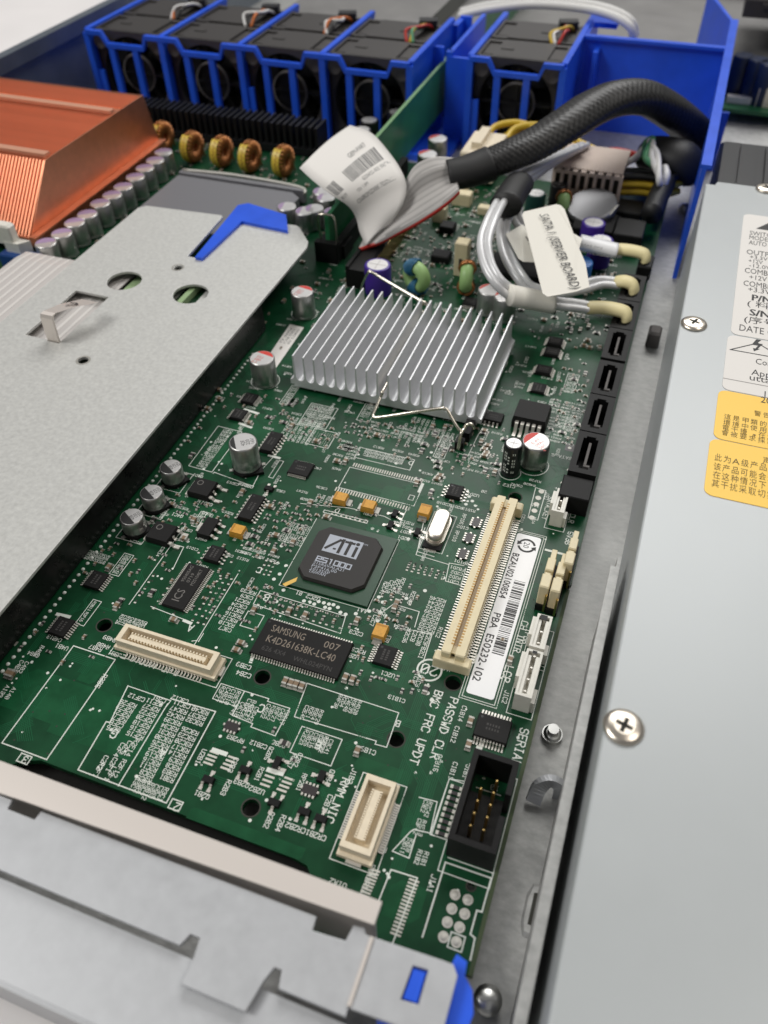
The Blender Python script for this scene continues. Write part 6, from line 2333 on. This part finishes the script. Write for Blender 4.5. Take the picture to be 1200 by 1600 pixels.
# white sleeve on the first cable, tape binding the three
s1 = [at(796, 461, 17), at(816, 465, 15.5), at(838, 469, 14), at(864, 474, 12.4)]
ppart("white_sleeve", MB().tube(spline(s1, 5), 3.9, 16, 0, 2.8, flat=(.1, 1, .1)), M["tagpaper"], ths[0])
mb = MB()
q = at(828, 458, 18)
ppart("printed_sleeve", MB().tube(spline([at(906, 378, 13), at(935, 385, 12), at(964, 392, 11)], 5), 3.5, 12, 0, 2.2, flat=(0, 1, .1)), M["sticker"], ths[2])
sp2 = MB()
for r_ in range(2):
    q = at(906, 383 + r_ * 9, 15.0)
    put_text(sp2, ("0742 002", "0211CX0AM")[r_], q.x, q.y, 15.0 - .4 * r_, 1.5, RAD(-4))
ppart("sleeve_print", sp2, M["inkgrey"], ths[2])
bd = thing("tape_binding", tuple(at(795, 305, 27)), "black tape binding the silver data cables together", "tape")
ppart("binding", MB().tube(spline([at(812, 286, 25.5), at(800, 303, 26.5), at(790, 321, 27)], 5), [5.4, 5.5, 5.6, 5.6, 5.6, 5.6, 5.6, 5.6, 5.7, 5.7, 5.8], 14, 0, 4.4, flat=(1, .4, 0)), M["shrink"], bd)
# cream tags
def tagsheet(name, pix, m, lab, cat_, fold=None):
    pts = [at(*p) for p in pix]
    nrm = (pts[1] - pts[0]).cross(pts[2] - pts[1]).normalized()
    if nrm.z < 0:
        nrm = -nrm
    n = len(pts)
    b = MB().add([p + nrm * .1 for p in pts] + [p - nrm * .1 for p in pts], [tuple(range(n)), tuple(range(2 * n - 1, n - 1, -1))] + [(i, n + i, n + (i + 1) % n, (i + 1) % n) for i in range(n)])
    o = link(name, b.mesh("paper", m), None)
    return tag(o, lab, cat_), pts, nrm


t1, pts, nrm = tagsheet("cable_tag", [(819, 331, 27), (869, 319.5, 27), (876, 321, 27), (882, 327, 27), (896, 365, 26), (910, 373, 25.5), (907, 381, 25), (905, 389, 25), (915, 412, 24), (921, 449, 22.5), (900, 456, 22), (856, 464, 22), (848, 459, 22), (816, 336, 27)], M["tagpaper"], "large cream tag on a data cable with stencil-like lettering", "tag")
T0, Tx, Ty = at(842, 335, 27.4), at(893, 452, 22.4), at(880, 327, 27.4)
ax = (Tx - T0)
la = ax.length
ax.normalize()
ay = (Ty - T0)
ay = (ay - ax * ay.dot(ax)).normalized()
if (ax.cross(ay)).z < 0:
    pass
mb = MB()
put_text(mb, "SATA 1 (SERVER BOARD)", 0, 0, 0, 3.3, 0, 0, la, fn=lambda a_, b_: tuple(T0 + ax * a_ + ay * b_ + nrm * .12))
sub("print", mb.mesh("print", M["ink"]), t1)
t2, pts, nrm2 = tagsheet("cable_tag", [(790, 366, 21), (816, 351, 22), (840, 368, 21), (850, 405, 18), (838, 410, 18), (818, 409, 18), (810, 404, 18)], M["tagpaper"], "smaller cream tag tucked behind the large lettered one", "tag")
T0, Tx = at(820, 370, 20.6), at(835, 397, 19)
ax = (Tx - T0)
la = ax.length
ax.normalize()
ay = nrm2.cross(ax).normalized()
mb = MB()
put_text(mb, "SATA", 0, 0, 0, 2.6, 0, 0, la, fn=lambda a_, b_: tuple(T0 + ax * a_ + ay * b_ + nrm2 * .25))
sub("print", mb.mesh("print", M["ink"]), t2)

# white cable arching behind the fans, parts of the front bay
wc = [(718, 22, 30), (760, 12, 34), (830, 4, 38), (900, 8, 40), (950, 18, 40), (984, 36, 37), (992, 60, 30)]
wt = thing("white_cable", tuple(at(*wc[0])), "white cable arching over the bay behind the standing fan", "cable")
P_ = spline([at(*p) for p in wc], 8)
for k in (-1, 1):
    ppart("core", MB().tube([p + Vector((0, k * 1.8, k * .6)) for p in P_], 1.9, 8), M["w_white"], wt)
bp = thing("power_backplane", (30, 470, -2), "green power distribution board with dark blue capacitors at the far right", "circuit board")
q = at(1165, 150, 0)
ppart("board", MB().box(q.x + 25, q.y + 16, -3, 72, 66, 1.8), mat("backplane_mask", (0.02, 0.13, 0.05), .35), bp)
for k, (px, py) in enumerate(((1163, 86), (1187, 92), (1205, 98))):
    q = at(px, py, 18)
    me = MB().lathe([(5.2, -1.2), (5.2, 17), (4.6, 18)], 0, 0, 22).mesh("capacitor", M["sleeve_navy"])
    link("capacitor", me, bp, (q.x, q.y, 0))
q = at(1195, 140, 6)
ppart("connector", MB().bev(q.x + 6, q.y, -1.2, 18, 7, 9, .5), M["ivory"], bp)
q = at(1153, 160, -1)
ppart("edge_strip", MB().box(q.x, q.y, -1, 12, 4, 3), M["white_pl"], bp)
q = at(1175, 15, 30)
dr = thing("drive_cage", (q.x + 30, q.y + 30, -8), "dark drive cage at the top right corner", "drive cage")
ppart("shell", MB().bev(q.x + 36, q.y + 40, 25, 80, 70, 9, 1).box(q.x + 20, q.y + 4.4, 30, 30, 2, 2), M["fan"], dr)
